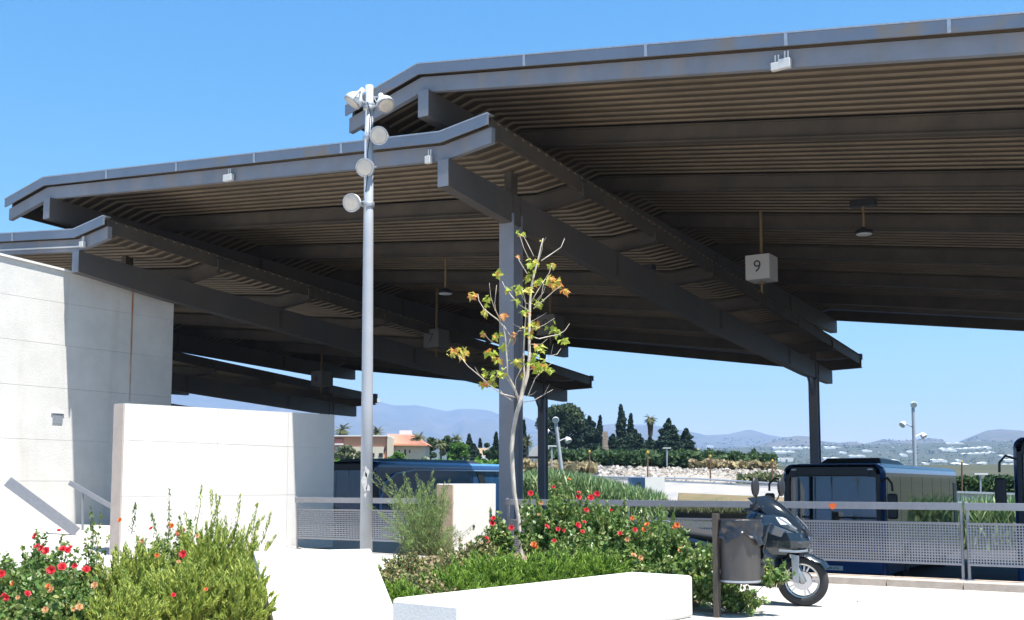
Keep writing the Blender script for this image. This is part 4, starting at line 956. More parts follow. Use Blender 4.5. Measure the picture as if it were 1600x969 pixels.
# ---------------------------------------------------------------- leaf clouds
def unit(n): v = RNG.normal(size=(n, 3)); return v/np.linalg.norm(v, axis=1)[:, None]
def leaf_cards(cen, size, elong=1.8, up=0.0, dirs=None, aspect=.5):
    """folded rhombic leaves: base, side, tip, side"""
    n = len(cen); d = unit(n) if dirs is None else dirs.copy(); d[:, 2] += up; d /= np.linalg.norm(d, axis=1)[:, None]
    r = unit(n); s_ = np.cross(d, r); s_ /= np.linalg.norm(s_, axis=1)[:, None]; nn = np.cross(d, s_)
    sz = (size*RNG.uniform(.6, 1.3, n))[:, None] if np.isscalar(size) else size[:, None]
    L_ = sz*elong/2; W_ = sz*aspect
    v = np.empty((n, 4, 3)); v[:, 0] = cen-d*L_; v[:, 1] = cen+s_*W_+nn*W_*.35; v[:, 2] = cen+d*L_; v[:, 3] = cen-s_*W_+nn*W_*.35
    return v.reshape(-1, 3)
def cloud_mesh(name, v, m): return fast_mesh(name, v, np.arange(len(v)).reshape(-1, 4), m, 4)
M_SCR = mat('distant_scrub', (0, 0, 0), .9, island=[(0.02, 0.035, 0.015), (0.045, 0.06, 0.025), (0.08, 0.08, 0.04)])
tag(link('hillside_scrub', cloud_mesh('hillside_scrub', leaf_cards(SCRUB[:, :3], SCRUB[:, 3], 1.2, aspect=.6), M_SCR)), 'dark scrub and trees scattered over the far plain and hillside', 'scrub', kind='stuff')
def blobs_pts(blobs, per):
    """points near the surface of overlapping ellipsoids; blobs: (centre, radii, weight)"""
    out = []
    for c, r, w in blobs:
        n = int(per*w); u = unit(n); k = RNG.uniform(.45, 1.0, n)**.5
        out.append(np.array(c)+u*np.array(r)*k[:, None]*RNG.uniform(.86, 1.10, n)[:, None])
    return np.concatenate(out)
M_PINE = mat('pine_needles', (0, 0, 0), .8, island=[(0.015, 0.035, 0.014), (0.035, 0.065, 0.02), (0.07, 0.11, 0.03), (0.03, 0.055, 0.025)], transl=.15)
M_CYP = mat('cypress_foliage', (0, 0, 0), .85, island=[(0.010, 0.030, 0.018), (0.022, 0.052, 0.028), (0.04, 0.075, 0.035)], transl=.1)
M_PALM = mat('palm_fronds', (0, 0, 0), .7, island=[(0.05, 0.08, 0.025), (0.10, 0.12, 0.04), (0.22, 0.20, 0.08)], transl=.2)
M_PSK = mat('dry_palm_skirt', (0, 0, 0), .9, island=[(0.10, 0.075, 0.045), (0.20, 0.14, 0.07), (0.26, 0.17, 0.07)])
M_LIME = mat('bright_green_leaves', (0, 0, 0), .7, island=[(0.05, 0.13, 0.015), (0.10, 0.22, 0.03), (0.16, 0.30, 0.05)], transl=.3)
M_HEDG = mat('hedge_leaves', (0, 0, 0), .8, island=[(0.02, 0.05, 0.015), (0.045, 0.09, 0.025), (0.08, 0.14, 0.04)], transl=.2)
M_OLIV = mat('olive_green_leaves', (0, 0, 0), .8, island=[(0.08, 0.11, 0.05), (0.14, 0.16, 0.07), (0.20, 0.21, 0.10)], transl=.2)
M_BARK = mat('grey_brown_bark', (0.16, 0.12, 0.09), .95, var=.25, vscale=3, bump=.4)
def tree(px, ybase, ytop, hw, Y, kind, label, name='tree', group=None):
    b = P(px, ybase, Y); tp = P(px, ytop, Y); H = tp.z-b.z; w = hw/F*Y*(1.22 if kind == 'conifer' else (1.12 if kind == 'pine' else 1.15)); base = Vector((b.x, Y, min(b.z, land(b.x, Y)+0.0)-0.3))
    t = empty(name, base, label, 'tree', group); blobs = []
    mtl = M_CYP
    if kind == 'cypress':
        for k in range(9):
            f = k/8; r = w*(math.sin(math.pi*min(1, .12+.88*(1-f)**.8)*.5+.0))*(1.0 if f > .1 else .8)*random.uniform(.85, 1.1); blobs.append(((b.x+random.uniform(-.12, .12)*w, Y, b.z+H*(.06+.86*f)), (r, r, H*.09), 1))
    elif kind == 'conifer':
        for k in range(7):
            f = k/6; R_ = w*(1-f)**.7*1.1+w*.16
            for q in range(7 if f < .8 else 4):
                a = random.random()*6.28; rr = R_*random.uniform(.3, .7); blobs.append(((b.x+rr*math.cos(a), Y+rr*math.sin(a), b.z+H*(.08+.86*f)+random.uniform(-.05, .05)*H), (R_*.6, R_*.6, H*.075), .8))
    elif kind == 'pine':
        mtl = M_PINE
        for k in range(64):
            f = random.random()**.8; a = random.random()*6.28; env = w*math.sqrt(max(.12, 1-(abs(f-.50)/.62)**2.2)); rr = env*random.uniform(.35, .86)
            s_ = w*random.uniform(.20, .36); blobs.append(((b.x+rr*math.cos(a), Y+rr*math.sin(a)*.8, b.z+H*(.14+.78*f)), (s_, s_, s_*.62), 1))
    elif kind in ('round', 'lime', 'olive'):
        mtl = {'round': M_HEDG, 'lime': M_LIME, 'olive': M_OLIV}[kind]
        for k in range(16):
            f = random.random(); a = random.random()*6.28; env = w*math.sqrt(max(.1, 1-(abs(f-.45)/.65)**2)); rr = env*random.uniform(.2, .75); s_ = w*random.uniform(.2, .38)
            blobs.append(((b.x+rr*math.cos(a), Y+rr*math.sin(a), b.z+H*(.16+.72*f)), (s_, s_, s_*.8), 1))
    ls = max(.14, Y/F*1.9)
    per = {'cypress': 420, 'conifer': 300, 'pine': 260, 'round': 230, 'lime': 260, 'olive': 230}[kind]
    pts = blobs_pts([((c[0]-base.x, c[1]-base.y, c[2]-base.z), r, w_) for c, r, w_ in blobs], per)
    link('crown', cloud_mesh('crown', leaf_cards(pts, ls*1.35, 1.7), mtl), t)
    m = MB(); m.tube([base, Vector((b.x, Y, b.z+H*.35)), Vector((b.x+.1, Y, b.z+H*.72))], [w*.10+.1, w*.07+.06, .05], 8)
    for k in range(5):
        a = k*1.3; z = b.z+H*random.uniform(.3, .6); m.tube([(b.x, Y, z), (b.x+w*.6*math.cos(a), Y+w*.6*math.sin(a), z+H*.12)], [w*.04+.04, .03], 5)
    m.build('trunk', M_BARK, t); return t
def palm(px, ycrown, rpx, ybase, Y, label, skirt=0.0, group='palm trees beyond the bus yard'):
    c = P(px, ycrown, Y); b = P(px, ybase, Y); r = rpx/F*Y; base = Vector((c.x, Y, min(b.z, c.z-2.5)))
    t = empty('palm_tree', base, label, 'palm tree', group)
    m = MB(); n = 14; m.tube([lerp(base, c, k/n) for k in range(n+1)], [(.34 if k % 2 else .29)*max(.6, r/3) for k in range(n+1)], 8); m.build('trunk', M_BARK, t)
    vs = []; nf = 46
    for k in range(nf):
        a = random.random()*6.28; el = random.uniform(-.55, 1.35); L_ = r*random.uniform(.85, 1.12)
        h = Vector((math.cos(a), math.sin(a), 0)); p = Vector(c); d = (h*math.cos(el)+Vector((0, 0, math.sin(el)))).normalized(); st = 7; prev = p.copy()
        for q in range(st):
            d = (d+Vector((0, 0, -.20))).normalized(); nx = prev+d*(L_/st); side = d.cross(Vector((0, 0, 1))); side = side.normalized() if side.length > .01 else Vector((1, 0, 0))
            wq = r*.20*math.sin(math.pi*(q+.7)/(st+.6))
            for sg in (-1, 1):
                for z_ in (0, .5):
                    o_ = lerp(prev, nx, z_); e = o_+side*(sg*wq)+d*(L_/st*.9)+Vector((0, 0, -wq*.45)); vs += [o_, lerp(o_, nx, .55), e+d*.02, lerp(o_, e, .6)-d*.03]
            prev = nx
    v = np.array([(p.x-base.x, p.y-base.y, p.z-base.z) for p in vs]); link('fronds', cloud_mesh('fronds', v, M_PALM), t)
    ns = int(400+skirt*900); hh = max(r*.35, skirt/F*Y)
    ang = RNG.uniform(0, 6.28, ns); zz = RNG.uniform(0, 1, ns); rr = r*(.20+.16*(1-zz)) if skirt else r*.16
    pts = np.stack([np.cos(ang)*rr+0, np.sin(ang)*rr, c.z-base.z-zz*hh*1.0], 1); dd = np.stack([np.cos(ang)*.3, np.sin(ang)*.3, -np.ones(ns)], 1)
    link('dry_skirt', cloud_mesh('dry_skirt', leaf_cards(pts, r*.16, 2.6, dirs=dd, aspect=.22), M_PSK), t)
    return t
# right group
tree(880, 712, 630, 36, 205, 'pine', 'big rounded dark pine, tallest and widest of the trees right of the canopy post', 'pine_tree')
tree(922, 712, 651, 14, 195, 'conifer', 'pointed conifer touching the right side of the big pine', 'conifer_tree')
tree(938, 712, 650, 6, 200, 'cypress', 'slim pointed cypress left of the ruined tower', 'cypress_tree')
tree(971, 712, 633, 10, 190, 'cypress', 'tallest cypress, just right of the ruined tower', 'cypress_tree')
tree(986, 712, 647, 7.5, 191, 'cypress', 'second cypress beside the tallest one', 'cypress_tree')
tree(992, 712, 672, 17, 188, 'conifer', 'broad low conifer at the foot of the two cypresses', 'conifer_tree')
tree(958, 712, 680, 10, 188, 'conifer', 'low dark conifer directly right of the ruined tower', 'conifer_tree')
palm(1016, 655, 12, 705, 186, 'palm with a thick shaggy trunk between the cypresses and two conifers', 24)
tree(1016, 712, 684, 12, 185, 'conifer', 'low dark conifer wrapped round the foot of the shaggy palm', 'conifer_tree')
tree(1045, 712, 657, 16, 183, 'conifer', 'stepped conifer right of the shaggy palm', 'conifer_tree')
tree(1073, 712, 670, 12, 186, 'conifer', 'rightmost dark conifer of the row above the hedge', 'conifer_tree')
# left group
palm(535, 672, 17, 720, 215, 'palm rising behind the pink house at the end of the white wall')
palm(590, 676, 14, 720, 215, 'palm behind the pink house just right of the lamp pole')
palm(617, 694, 9, 720, 190, 'small palm between the pink house and the red-roofed house')
palm(655, 687, 17, 724, 180, 'large palm before the right end of the red-roofed house')
palm(689, 694, 13, 722, 182, 'palm left of the bright green tree')
palm(713, 688, 13, 722, 200, 'brownish palm behind the bright green tree')
palm(824, 689, 12, 722, 170, 'palm seen in the gap between the two canopy posts')
tree(672, 720, 680, 13, 205, 'round', 'dark broadleaf tree between the two palms')
tree(700, 720, 678, 14, 215, 'round', 'dark broadleaf tree behind the bright green tree')
tree(716, 733, 691, 20, 150, 'lime', 'bright green round tree above the blue coach')
tree(733, 722, 679, 6, 190, 'cypress', 'dark cypress right of the bright green tree', 'cypress_tree')
tree(740, 722, 694, 9, 185, 'conifer', 'low dark conifer at the foot of the dark cypress', 'conifer_tree')
tree(750, 715, 686, 2.5, 230, 'cypress', 'thin small cypress left of the canopy post', 'cypress_tree')
tree(775, 722, 676, 5, 180, 'cypress', 'tall thin dark cypress touching the canopy post', 'cypress_tree')
tree(766, 722, 690, 9, 178, 'round', 'dark bushy tree beside the thin cypress at the canopy post')
tree(819, 720, 657, 4, 190, 'cypress', 'slim cypress in the gap right of the canopy post', 'cypress_tree')
tree(540, 735, 697, 20, 150, 'olive', 'olive green shrub tree before the pink house')
tree(565, 733, 706, 14, 150, 'olive', 'low olive green bush right before the lamp pole')
tree(622, 732, 706, 12, 152, 'lime', 'light green bush below the small palm')

# long hedges and bush bands: nobody could count the bushes
def band(name, pts, hpx, Y0, Y1, per, size, mtl, label, cat, dens=1.0):
    out = []
    for (x0, y0), (x1, y1) in zip(pts, pts[1:]):
        n = int(abs(x1-x0)*per*dens)
        for _ in range(n):
            f = random.random(); px = x0+(x1-x0)*f; yb = y0+(y1-y0)*f; Y = random.uniform(Y0, Y1)
            lump = .55+.45*noise.noise(Vector((px*.07, Y*.1, hpx)))+.25*noise.noise(Vector((px*.35, Y*.2, 1)))
            h = hpx*max(.15, lump); k = random.random()**.7; p = P(px, yb-h*k, Y); out.append((p.x, p.y, p.z))
    v = leaf_cards(np.array(out), size, 1.8, up=.3)
    o = link(name, cloud_mesh(name, v, mtl)); return tag(o, label, cat, kind='stuff')
band('hedge', [(845, 723), (950, 725), (1100, 728), (1212, 731)], 27, 125, 165, 190, .42, M_HEDG, 'long green hedge band below the cypresses and pine', 'hedge')
band('hedge', [(500, 742), (780, 742)], 26, 112, 140, 60, .5, M_LIME, 'light green scrub band behind the blue coach', 'scrub')
M_STRAW = mat('dry_grass', (0, 0, 0), .9, island=[(0.30, 0.24, 0.13), (0.42, 0.34, 0.19), (0.20, 0.17, 0.09)], transl=.2)
band('dry_grass', [(815, 740), (935, 745)], 24, 98, 118, 70, .5, M_STRAW, 'dry straw-coloured grass left of the rubble bank', 'dry grass')
band('dry_grass', [(1080, 729), (1212, 733)], 12, 98, 110, 60, .35, M_STRAW, 'dry grass along the top of the rubble bank', 'dry grass')
band('grass', [(1155, 756), (1245, 758)], 20, 70, 86, 90, .3, M_OLIV, 'dull green grass patch at the right end of the rubble bank', 'grass')
M_REED = mat('reed_leaves', (0, 0, 0), .6, island=[(0.10, 0.20, 0.07), (0.17, 0.29, 0.11), (0.26, 0.38, 0.18), (0.34, 0.40, 0.20)], transl=.3)
def reeds(name, pts, hpx, Y0, Y1, n, L_, mtl, label, cat):
    xs = [p[0] for p in pts]; out = []; dd = []
    for _ in range(n):
        px = random.uniform(xs[0], xs[-1]); top = np.interp(px, xs, [p[1] for p in pts]); Y = random.uniform(Y0, Y1)
        k = random.random(); p = P(px, top+hpx*k, Y); out.append((p.x, p.y, p.z)); a = random.random()*6.28; s_ = random.uniform(.1, .9); dd.append((math.cos(a)*s_, math.sin(a)*s_, 1))
    v = leaf_cards(np.array(out), L_, 2.6, dirs=np.array(dd), aspect=.12); o = link(name, cloud_mesh(name, v, mtl)); return tag(o, label, cat, kind='stuff')
reeds('reed_bank', [(815, 744), (850, 738), (905, 745), (960, 757), (1000, 768), (1040, 778)], 46, 50, 58, 15000, .26, M_REED, 'bank of tall green reeds behind the roses and the railing', 'reeds')
reeds('dry_weeds', [(1030, 782), (1080, 786), (1240, 790)], 10, 46, 50, 1600, .14, M_OLIV, 'dry weeds behind the railing right of the reeds', 'weeds')
reeds('oleander_hedge', [(1490, 796), (1540, 790), (1600, 792), (1700, 790)], 62, 44, 47, 6000, .40, M_REED, 'leafy green hedge seen between the two buses at the right', 'hedge')
band('hedge', [(1480, 766), (1700, 768)], 26, 68, 76, 110, .30, M_HEDG, 'dark green row of bushes beyond the wall at the right', 'bushes')

# rubble bank of loose stones, retaining wall, road edge, small white building
M_RUB = mat('pale_rubble', (0, 0, 0), .9, island=[(0.32, 0.29, 0.26), (0.42, 0.39, 0.36), (0.20, 0.18, 0.16), (0.38, 0.31, 0.24)])
out = MB()
a0, a1 = P(935, 752, 92), P(1245, 760, 80)
tl_, tr_ = P(935, 731, 97), P(1245, 736, 88)
b_ = MB(); b_.hexa([a0+Vector((0, 0, -3)), a1+Vector((0, 0, -3)), a1, a0], [tl_+Vector((0, 3, -5)), tr_+Vector((0, 3, -5)), tr_+Vector((0, 3, 0)), tl_+Vector((0, 3, 0))])
bk = MB(); bk.hexa([a0, a1, tr_, tl_], [a0+Vector((0, 4, -2)), a1+Vector((0, 4, -2)), tr_+Vector((0, 6, -2)), tl_+Vector((0, 6, -2))])
struct(bk.build('rubble_slope', mat('pale_earth', (0.30, 0.27, 0.23), .95, var=.2, vscale=.6, bump=.4)))
for _ in range(1500):
    f, g_ = random.random(), random.random()**.8; p = lerp(lerp(a0, a1, f), lerp(tl_, tr_, f), g_); s_ = random.uniform(.1, .38)*(1.3 if f < .45 else .9)
    ax_ = unit(3); X = Vector(ax_[0]); Y_ = X.cross(Vector(ax_[1])).normalized(); Z_ = X.cross(Y_)
    out.box(p, (s_, s_*.7, s_*.6), (X, Y_, Z_))
tag(out.build('rubble', M_RUB, fixn=False), 'pale broken stones heaped on the bank below the hedge', 'rubble', kind='stuff')
rt = empty('retaining_wall', P(1000, 780, 70), 'long low pale retaining wall sloping beside the far road, below the rubble bank', 'wall')
def strip(pa, pb, dz, th, nm, mt, par): 
    m = MB(); m.hexa([pa, pb, pb+Vector((0, th, 0)), pa+Vector((0, th, 0))], [p+Vector((0, 0, -dz)) for p in (pa, pb, pb+Vector((0, th, 0)), pa+Vector((0, th, 0)))]); return m.build(nm, mt, par)
strip(P(925, 746, 78), P(1245, 759, 66), .9, .5, 'coping', M_CONC, rt)
pA_, pB_ = P(925, 748.5, 77.9), P(1245, 762, 65.9)
m = MB(); m.hexa([pA_, pB_, P(1245, 792, 60), P(925, 776, 68)], [p+Vector((0, 2, -1)) for p in (pA_, pB_, P(1245, 792, 60), P(925, 776, 68))]); m.build('sloping_face', mat('pale_slope_concrete', (0.36, 0.33, 0.29), .9, col2=(0.22, 0.22, 0.235), vscale=.5, bump=.3, detail=8), rt)
m = MB(); m.tube([P(925, 744.5, 77), P(1085, 748, 72), P(1245, 757.5, 65)], .06, 6); m.build('guard_rail', M_GALV, rt)
m = MB(); m.hexa([P(1060, 770, 60), P(1245, 778, 55), P(1245, 786, 53), P(1060, 782, 58)], [p+Vector((0, .5, -.6)) for p in (P(1060, 770, 60), P(1245, 778, 55), P(1245, 786, 53), P(1060, 782, 58))])
struct(m.build('dry_verge', mat('dry_verge', (0.21, 0.15, 0.08), .95, col2=(0.10, 0.10, 0.045), vscale=.6)))
rt2 = empty('retaining_wall', P(1540, 790, 60), 'pale concrete wall between the two buses at the right, above the hedge', 'wall')
strip(P(1485, 768, 64), P(1720, 776, 60), 1.2, .5, 'wall_face', M_CONC, rt2); strip(P(1485, 767, 63.8), P(1720, 774.5, 59.8), .12, .7, 'coping', M_WHITE, rt2)
# hut
c0 = P(1015, 768, 60); c1_ = P(1040, 746, 60); c2_ = P(990, 746, 60); Hh = c1_.z-c0.z; t = empty('white_hut', c0, 'small white flat-roofed hut with a blue-grey end behind the reeds', 'hut')
xs0, xs1, xm = P(990, 755, 60).x, P(1040, 755, 60).x, P(1008, 755, 60).x
m = MB(); m.hexa([(xm, 60, c0.z-1), (xs1, 60.4, c0.z-1), (xs1, 63, c0.z-1), (xm, 62.6, c0.z-1)], [(xm, 60, c1_.z), (xs1, 60.4, c1_.z), (xs1, 63, c1_.z), (xm, 62.6, c1_.z)]); m.build('wall', M_WHITE, t)
m = MB(); m.hexa([(xs0, 60.7, c0.z-1), (xm-.01, 60.05, c0.z-1), (xm-.01, 62.6, c0.z-1), (xs0, 62.8, c0.z-1)], [(xs0, 60.7, c1_.z-.02), (xm-.01, 60.05, c1_.z-.02), (xm-.01, 62.6, c1_.z-.02), (xs0, 62.8, c1_.z-.02)]); m.build('end_wall', mat('blue_grey_render', (.26, .33, .45), .8), t)
m = MB(); m.box(((xs0+xm)/2+.05, 60.33, c1_.z-.38), (.28, .12, .24)); m.build('window', M_BLACK, t)
# poles
def stake(px, y0, y1, Y, label, mt, r, cap=None):
    a, b = P(px, y1, Y), P(px, y0, Y); t = empty('pole', a, label, 'pole'); m = MB(); m.tube([a, b], r, 6); m.build('shaft', mt, t)
    if cap: m = MB(); m.ball(b, cap, 8, (1, 1, 1.4)); m.build('head', M_YEL, t)
    else: m = MB(); m.box(b+Vector((0, 0, .05)), (.8, .25, .1)); m.build('lamp_head', M_HOUS, t)
M_RUSTP = mat('rusty_pole', (.16, .09, .05), .9, var=.2)
stake(921, 706, 748, 75, 'thin brown pole with a yellow head left of the rubble bank', M_RUSTP, .045, .08)
stake(1012, 707, 750, 74, 'thin brown pole with a yellow head above the white hut', M_RUSTP, .05, .09)
stake(1110, 713, 752, 72, 'thin brown pole with an orange head in front of the middle of the rubble bank', M_RUSTP, .05, .08)
stake(1207, 720, 754, 68, 'thin brown pole at the right end of the rubble bank', M_RUSTP, .05, .07)
stake(1503, 722, 768, 66, 'dark thin pole standing between the two buses at the right', M_RUSTP, .05, .07)
stake(1042, 701, 728, 110, 'slender white street lamp above the hedge and rubble', M_LAMP, .07)
stake(1229, 718, 765, 70, 'white street lamp just left of the bus with the roof unit', M_LAMP, .06)
stake(862, 698, 738, 90, 'slender white street lamp left of the leaning floodlight pole', M_LAMP, .07)
stake(1532, 742, 775, 66, 'thin pale post between the two buses at the right', M_LAMP, .05)
# ---------------------------------------------------------------- houses
M_PINK = mat('pink_render', (0.85, 0.32, 0.19), .9, col2=(0.75, 0.36, 0.20), vscale=.35)
M_TILE = mat('red_roof_tiles', (0.60, 0.24, 0.16), .85, col2=(0.50, 0.28, 0.20), vscale=1.5, stretch=(1, 6, 1))
M_CREAM = mat('cream_render', (0.62, 0.54, 0.42), .9, var=.06, vscale=.5)
def house_box(t, x0, x1, y0, y1, Y, d, name, mt, drop=.0):
    drop = 2.0 if y1 >= 712 else 0.0
    a, b = P(x0, y1, Y), P(x1, y1, Y); top = P(x0, y0, Y).z; m = MB(); m.hexa([(a.x, Y, a.z-drop), (b.x, Y, a.z-drop), (b.x, Y+d, a.z-drop), (a.x, Y+d, a.z-drop)], [(a.x, Y, top), (b.x, Y, top), (b.x, Y+d, top), (a.x, Y+d, top)]); return m.build(name, mt, t)
def win(t, x0, x1, y0, y1, Y, arch=False):
    a, b = P(x0, y1, Y-.05), P(x1, y0, Y-.05); m = MB(); pts = [(a.x, Y-.05, a.z), (b.x, Y-.05, a.z), (b.x, Y-.05, b.z), (a.x, Y-.05, b.z)]
    if arch: r = (b.x-a.x)/2; pts = pts[:2]+[((a.x+b.x)/2+r*math.cos(q), Y-.05, b.z-r+r*math.sin(q)) for q in np.linspace(0, math.pi, 7)]
    m.prism(pts, (0, .3, 0)); w = m.build('window', M_BLACK, t); m = MB(); m.bar(((a.x+b.x)/2, Y-.08, a.z), ((a.x+b.x)/2, Y-.08, b.z), .06, .06); m.build('frame', M_CREAM, w)
t = empty('pink_house', P(560, 715, 170), 'low pink flat-roofed house partly behind the lamp pole', 'house')
house_box(t, 505, 604, 681.5, 716, 170, 9, 'wall', M_PINK)
house_box(t, 503, 606, 680, 682, 169.6, 10, 'parapet', M_WHITE)
house_box(t, 604.6, 607, 682, 716, 169.7, 9, 'corner_wall', M_CREAM)
house_box(t, 524, 600, 698, 716, 169.8, .1, 'cream_panel', M_CREAM)
house_box(t, 523, 536, 685, 693, 169.7, .2, 'dark_opening', mat('maroon_opening', (.16, .06, .06), .8))
house_box(t, 523, 536, 693, 695.5, 169.4, .5, 'ledge', M_WHITE)
for a in ((578, 585, 708, 714), (592, 598, 708, 714), (600.5, 602, 698, 704)): win(t, *a, 169.7)
t = empty('red_roofed_house', P(640, 715, 178), 'cream house with a red hipped tile roof left of the large palm', 'house')
house_box(t, 608, 664, 693, 716, 178, 10, 'wall', M_CREAM)
a, b = P(602, 694, 177.2), P(668, 694.5, 177.2); c, d = P(606, 679, 183), P(650, 680, 183)
m = MB(); m.hexa([a, b, b+Vector((0, 12, 0)), a+Vector((0, 12, 0))], [c, d, d+Vector((0, .3, 0)), c+Vector((0, .3, 0))]); rf = m.build('roof', M_TILE, t)
m = MB(); q = P(634, 677, 184); m.box(q, (2.0, 1, .9)); m.build('chimney', M_WHITE, rf)
m = MB(); m.bar(P(602, 695, 177), P(668, 695.5, 177), .25, .22); m.build('eaves', M_PINK, rf)
for k in range(26):
    f = k/26; m = MB(); m.tube([lerp(a, b, f)+Vector((0, -.02, .06)), lerp(c, d, f)+Vector((0, 0, .06))], .07, 4)
    if k % 1 == 0: m.build('tile_row', M_TILE, rf)
for a_ in ((631.5, 634.5, 702, 712, 178, True), (622.5, 625, 703, 708, 178, True), (639, 641, 703, 708, 178, True)): win(t, *a_)
t = empty('yellow_house', P(755, 712, 200), 'small ochre and white house low behind the dark trees left of the post', 'house')
house_box(t, 744, 762, 700, 713, 200, 8, 'wall', mat('ochre_render', (.55, .35, .18), .9, col2=(.6, .5, .36), vscale=.4)); house_box(t, 742, 782, 712, 716, 196, 6, 'white_wall', M_WHITE)
for a_ in ((747, 749, 703, 707), (754, 756, 703, 707)): win(t, *a_, 200)
t = empty('greenhouse_tent', P(850, 705, 150), 'pale domed shed roof peeping out left of the big pine', 'shed')
m = MB(); pts = []
for k in range(11): a = math.pi*k/10; pts.append(P(846-20*math.cos(a), 713-18*math.sin(a), 150))
m.prism(pts, (0, 14, 0)); m.build('roof', mat('pale_sheeting', (.50, .47, .44), .7, var=.1), t)
t = empty('ruined_tower', P(945, 712, 185), 'narrow crumbling brown tower between the conifers', 'tower')
for k in range(9):
    m = MB(); z0 = P(945, 712-k*4.2, 185).z; z1 = P(945, 712-(k+1)*4.2+.3, 185).z; w_ = P(950, 700, 185).x-P(940.5+random.uniform(0, 2), 700, 185).x
    m.box((P(945.5+random.uniform(-.7, .7), 700, 185).x, 185, (z0+z1)/2), (w_, 1.2, z1-z0)); m.build('masonry_course', mat('old_masonry', (.42, .32, .24), .95, col2=(.22, .17, .14), vscale=2), t)
t = empty('white_cottage', P(925, 712, 188), 'tiny white house at the foot of the conifers', 'house'); 
t.name = 'village_house'
house_box(t, 1090, 1128, 697, 716, 400, 8, 'wall', M_PINK); t['label'] = 'distant salmon-coloured houses just above the right end of the hedge'
house_box(t, 1128, 1168, 700.5, 716, 420, 8, 'side_wall', M_CREAM)
# ================================================================ PLANTING
M_RLEAF = mat('rose_leaves', (0, 0, 0), .42, spec=.55, island=[(0.05, 0.11, 0.025), (0.12, 0.22, 0.045), (0.16, 0.28, 0.06), (0.38, 0.40, 0.14), (0.10, 0.20, 0.05), (0.24, 0.34, 0.10)], transl=.35)
M_BROOM = mat('yellow_green_feathery_leaves', (0, 0, 0), .6, island=[(0.175, 0.263, 0.044), (0.350, 0.438, 0.079), (0.525, 0.560, 0.123), (0.245, 0.350, 0.070)], transl=.35)
M_ROSM = mat('fresh_green_needles', (0, 0, 0), .6, island=[(0.072, 0.160, 0.019), (0.176, 0.320, 0.032), (0.320, 0.464, 0.064), (0.128, 0.224, 0.048)], transl=.3)
M_TAMA = mat('soft_feathery_green', (0, 0, 0), .7, island=[(0.15, 0.25, 0.08), (0.24, 0.35, 0.11), (0.34, 0.42, 0.16)], transl=.35)
M_MIX = mat('dry_mixed_leaves', (0, 0, 0), .7, island=[(0.12, 0.20, 0.05), (0.20, 0.28, 0.08), (0.078, 0.143, 0.039), (0.182, 0.221, 0.065), (0.416, 0.312, 0.156), (0.546, 0.390, 0.234), (0.117, 0.182, 0.052)], transl=.25)
M_STEM = mat('green_brown_stems', (0.10, 0.09, 0.04), .8, var=.3, vscale=12)
M_RED = mat('red_rose_petals', (0, 0, 0), .5, island=[(0.55, 0.015, 0.02), (0.72, 0.05, 0.06), (0.60, 0.02, 0.06)], transl=.3)
M_ORA = mat('orange_rose_petals', (0, 0, 0), .5, island=[(0.68, 0.16, 0.03), (0.75, 0.25, 0.06), (0.60, 0.10, 0.03)], transl=.3)
M_FADE = mat('faded_rose_petals', (0, 0, 0), .7, island=[(0.62, 0.34, 0.14), (0.55, 0.24, 0.10), (0.60, 0.42, 0.22)], transl=.2)
def mound(name, pts, h, label=None):
    """soil inside an outline, rising to h"""
    c = sum((Vector(p) for p in pts), Vector())/len(pts); vs = [c+Vector((0, 0, h))]; rings = 7; n = len(pts)*4
    per = []
    for i in range(len(pts)):
        for q in range(4): per.append(lerp(Vector(pts[i]), Vector(pts[(i+1) % len(pts)]), q/4))
    for r in range(1, rings+1):
        f = r/rings
        for p in per:
            q = lerp(c, p, f); z = h*(1-f**3)+.04*noise.noise(Vector((q.x*2, q.y*2, 0)))*(1-f); vs.append((q.x, q.y, q.z*0+z+p.z*f+.012))
    fs = [(0, 1+k, 1+(k+1) % n) for k in range(n)]
    for r in range(rings-1): fs += [(1+r*n+k, 1+(r+1)*n+k, 1+(r+1)*n+(k+1) % n, 1+r*n+(k+1) % n) for k in range(n)]
    m = MB(); m.smooth = True; m.add(vs, fs); return struct(m.build(name, M_SOIL))
mound('soil_bed', [G(-60, 1100), G(415, 1100), G(425, 960), G(400, 895), G(330, 872), G(150, 868), G(0, 878), G(-200, 900)], .12)
mound('soil_bed', [G(632, 965), G(985, 925), G(1090, 950), G(1115, 925), G(1105, 890), G(880, 868), G(700, 865), G(600, 880), G(600, 925)], .22)
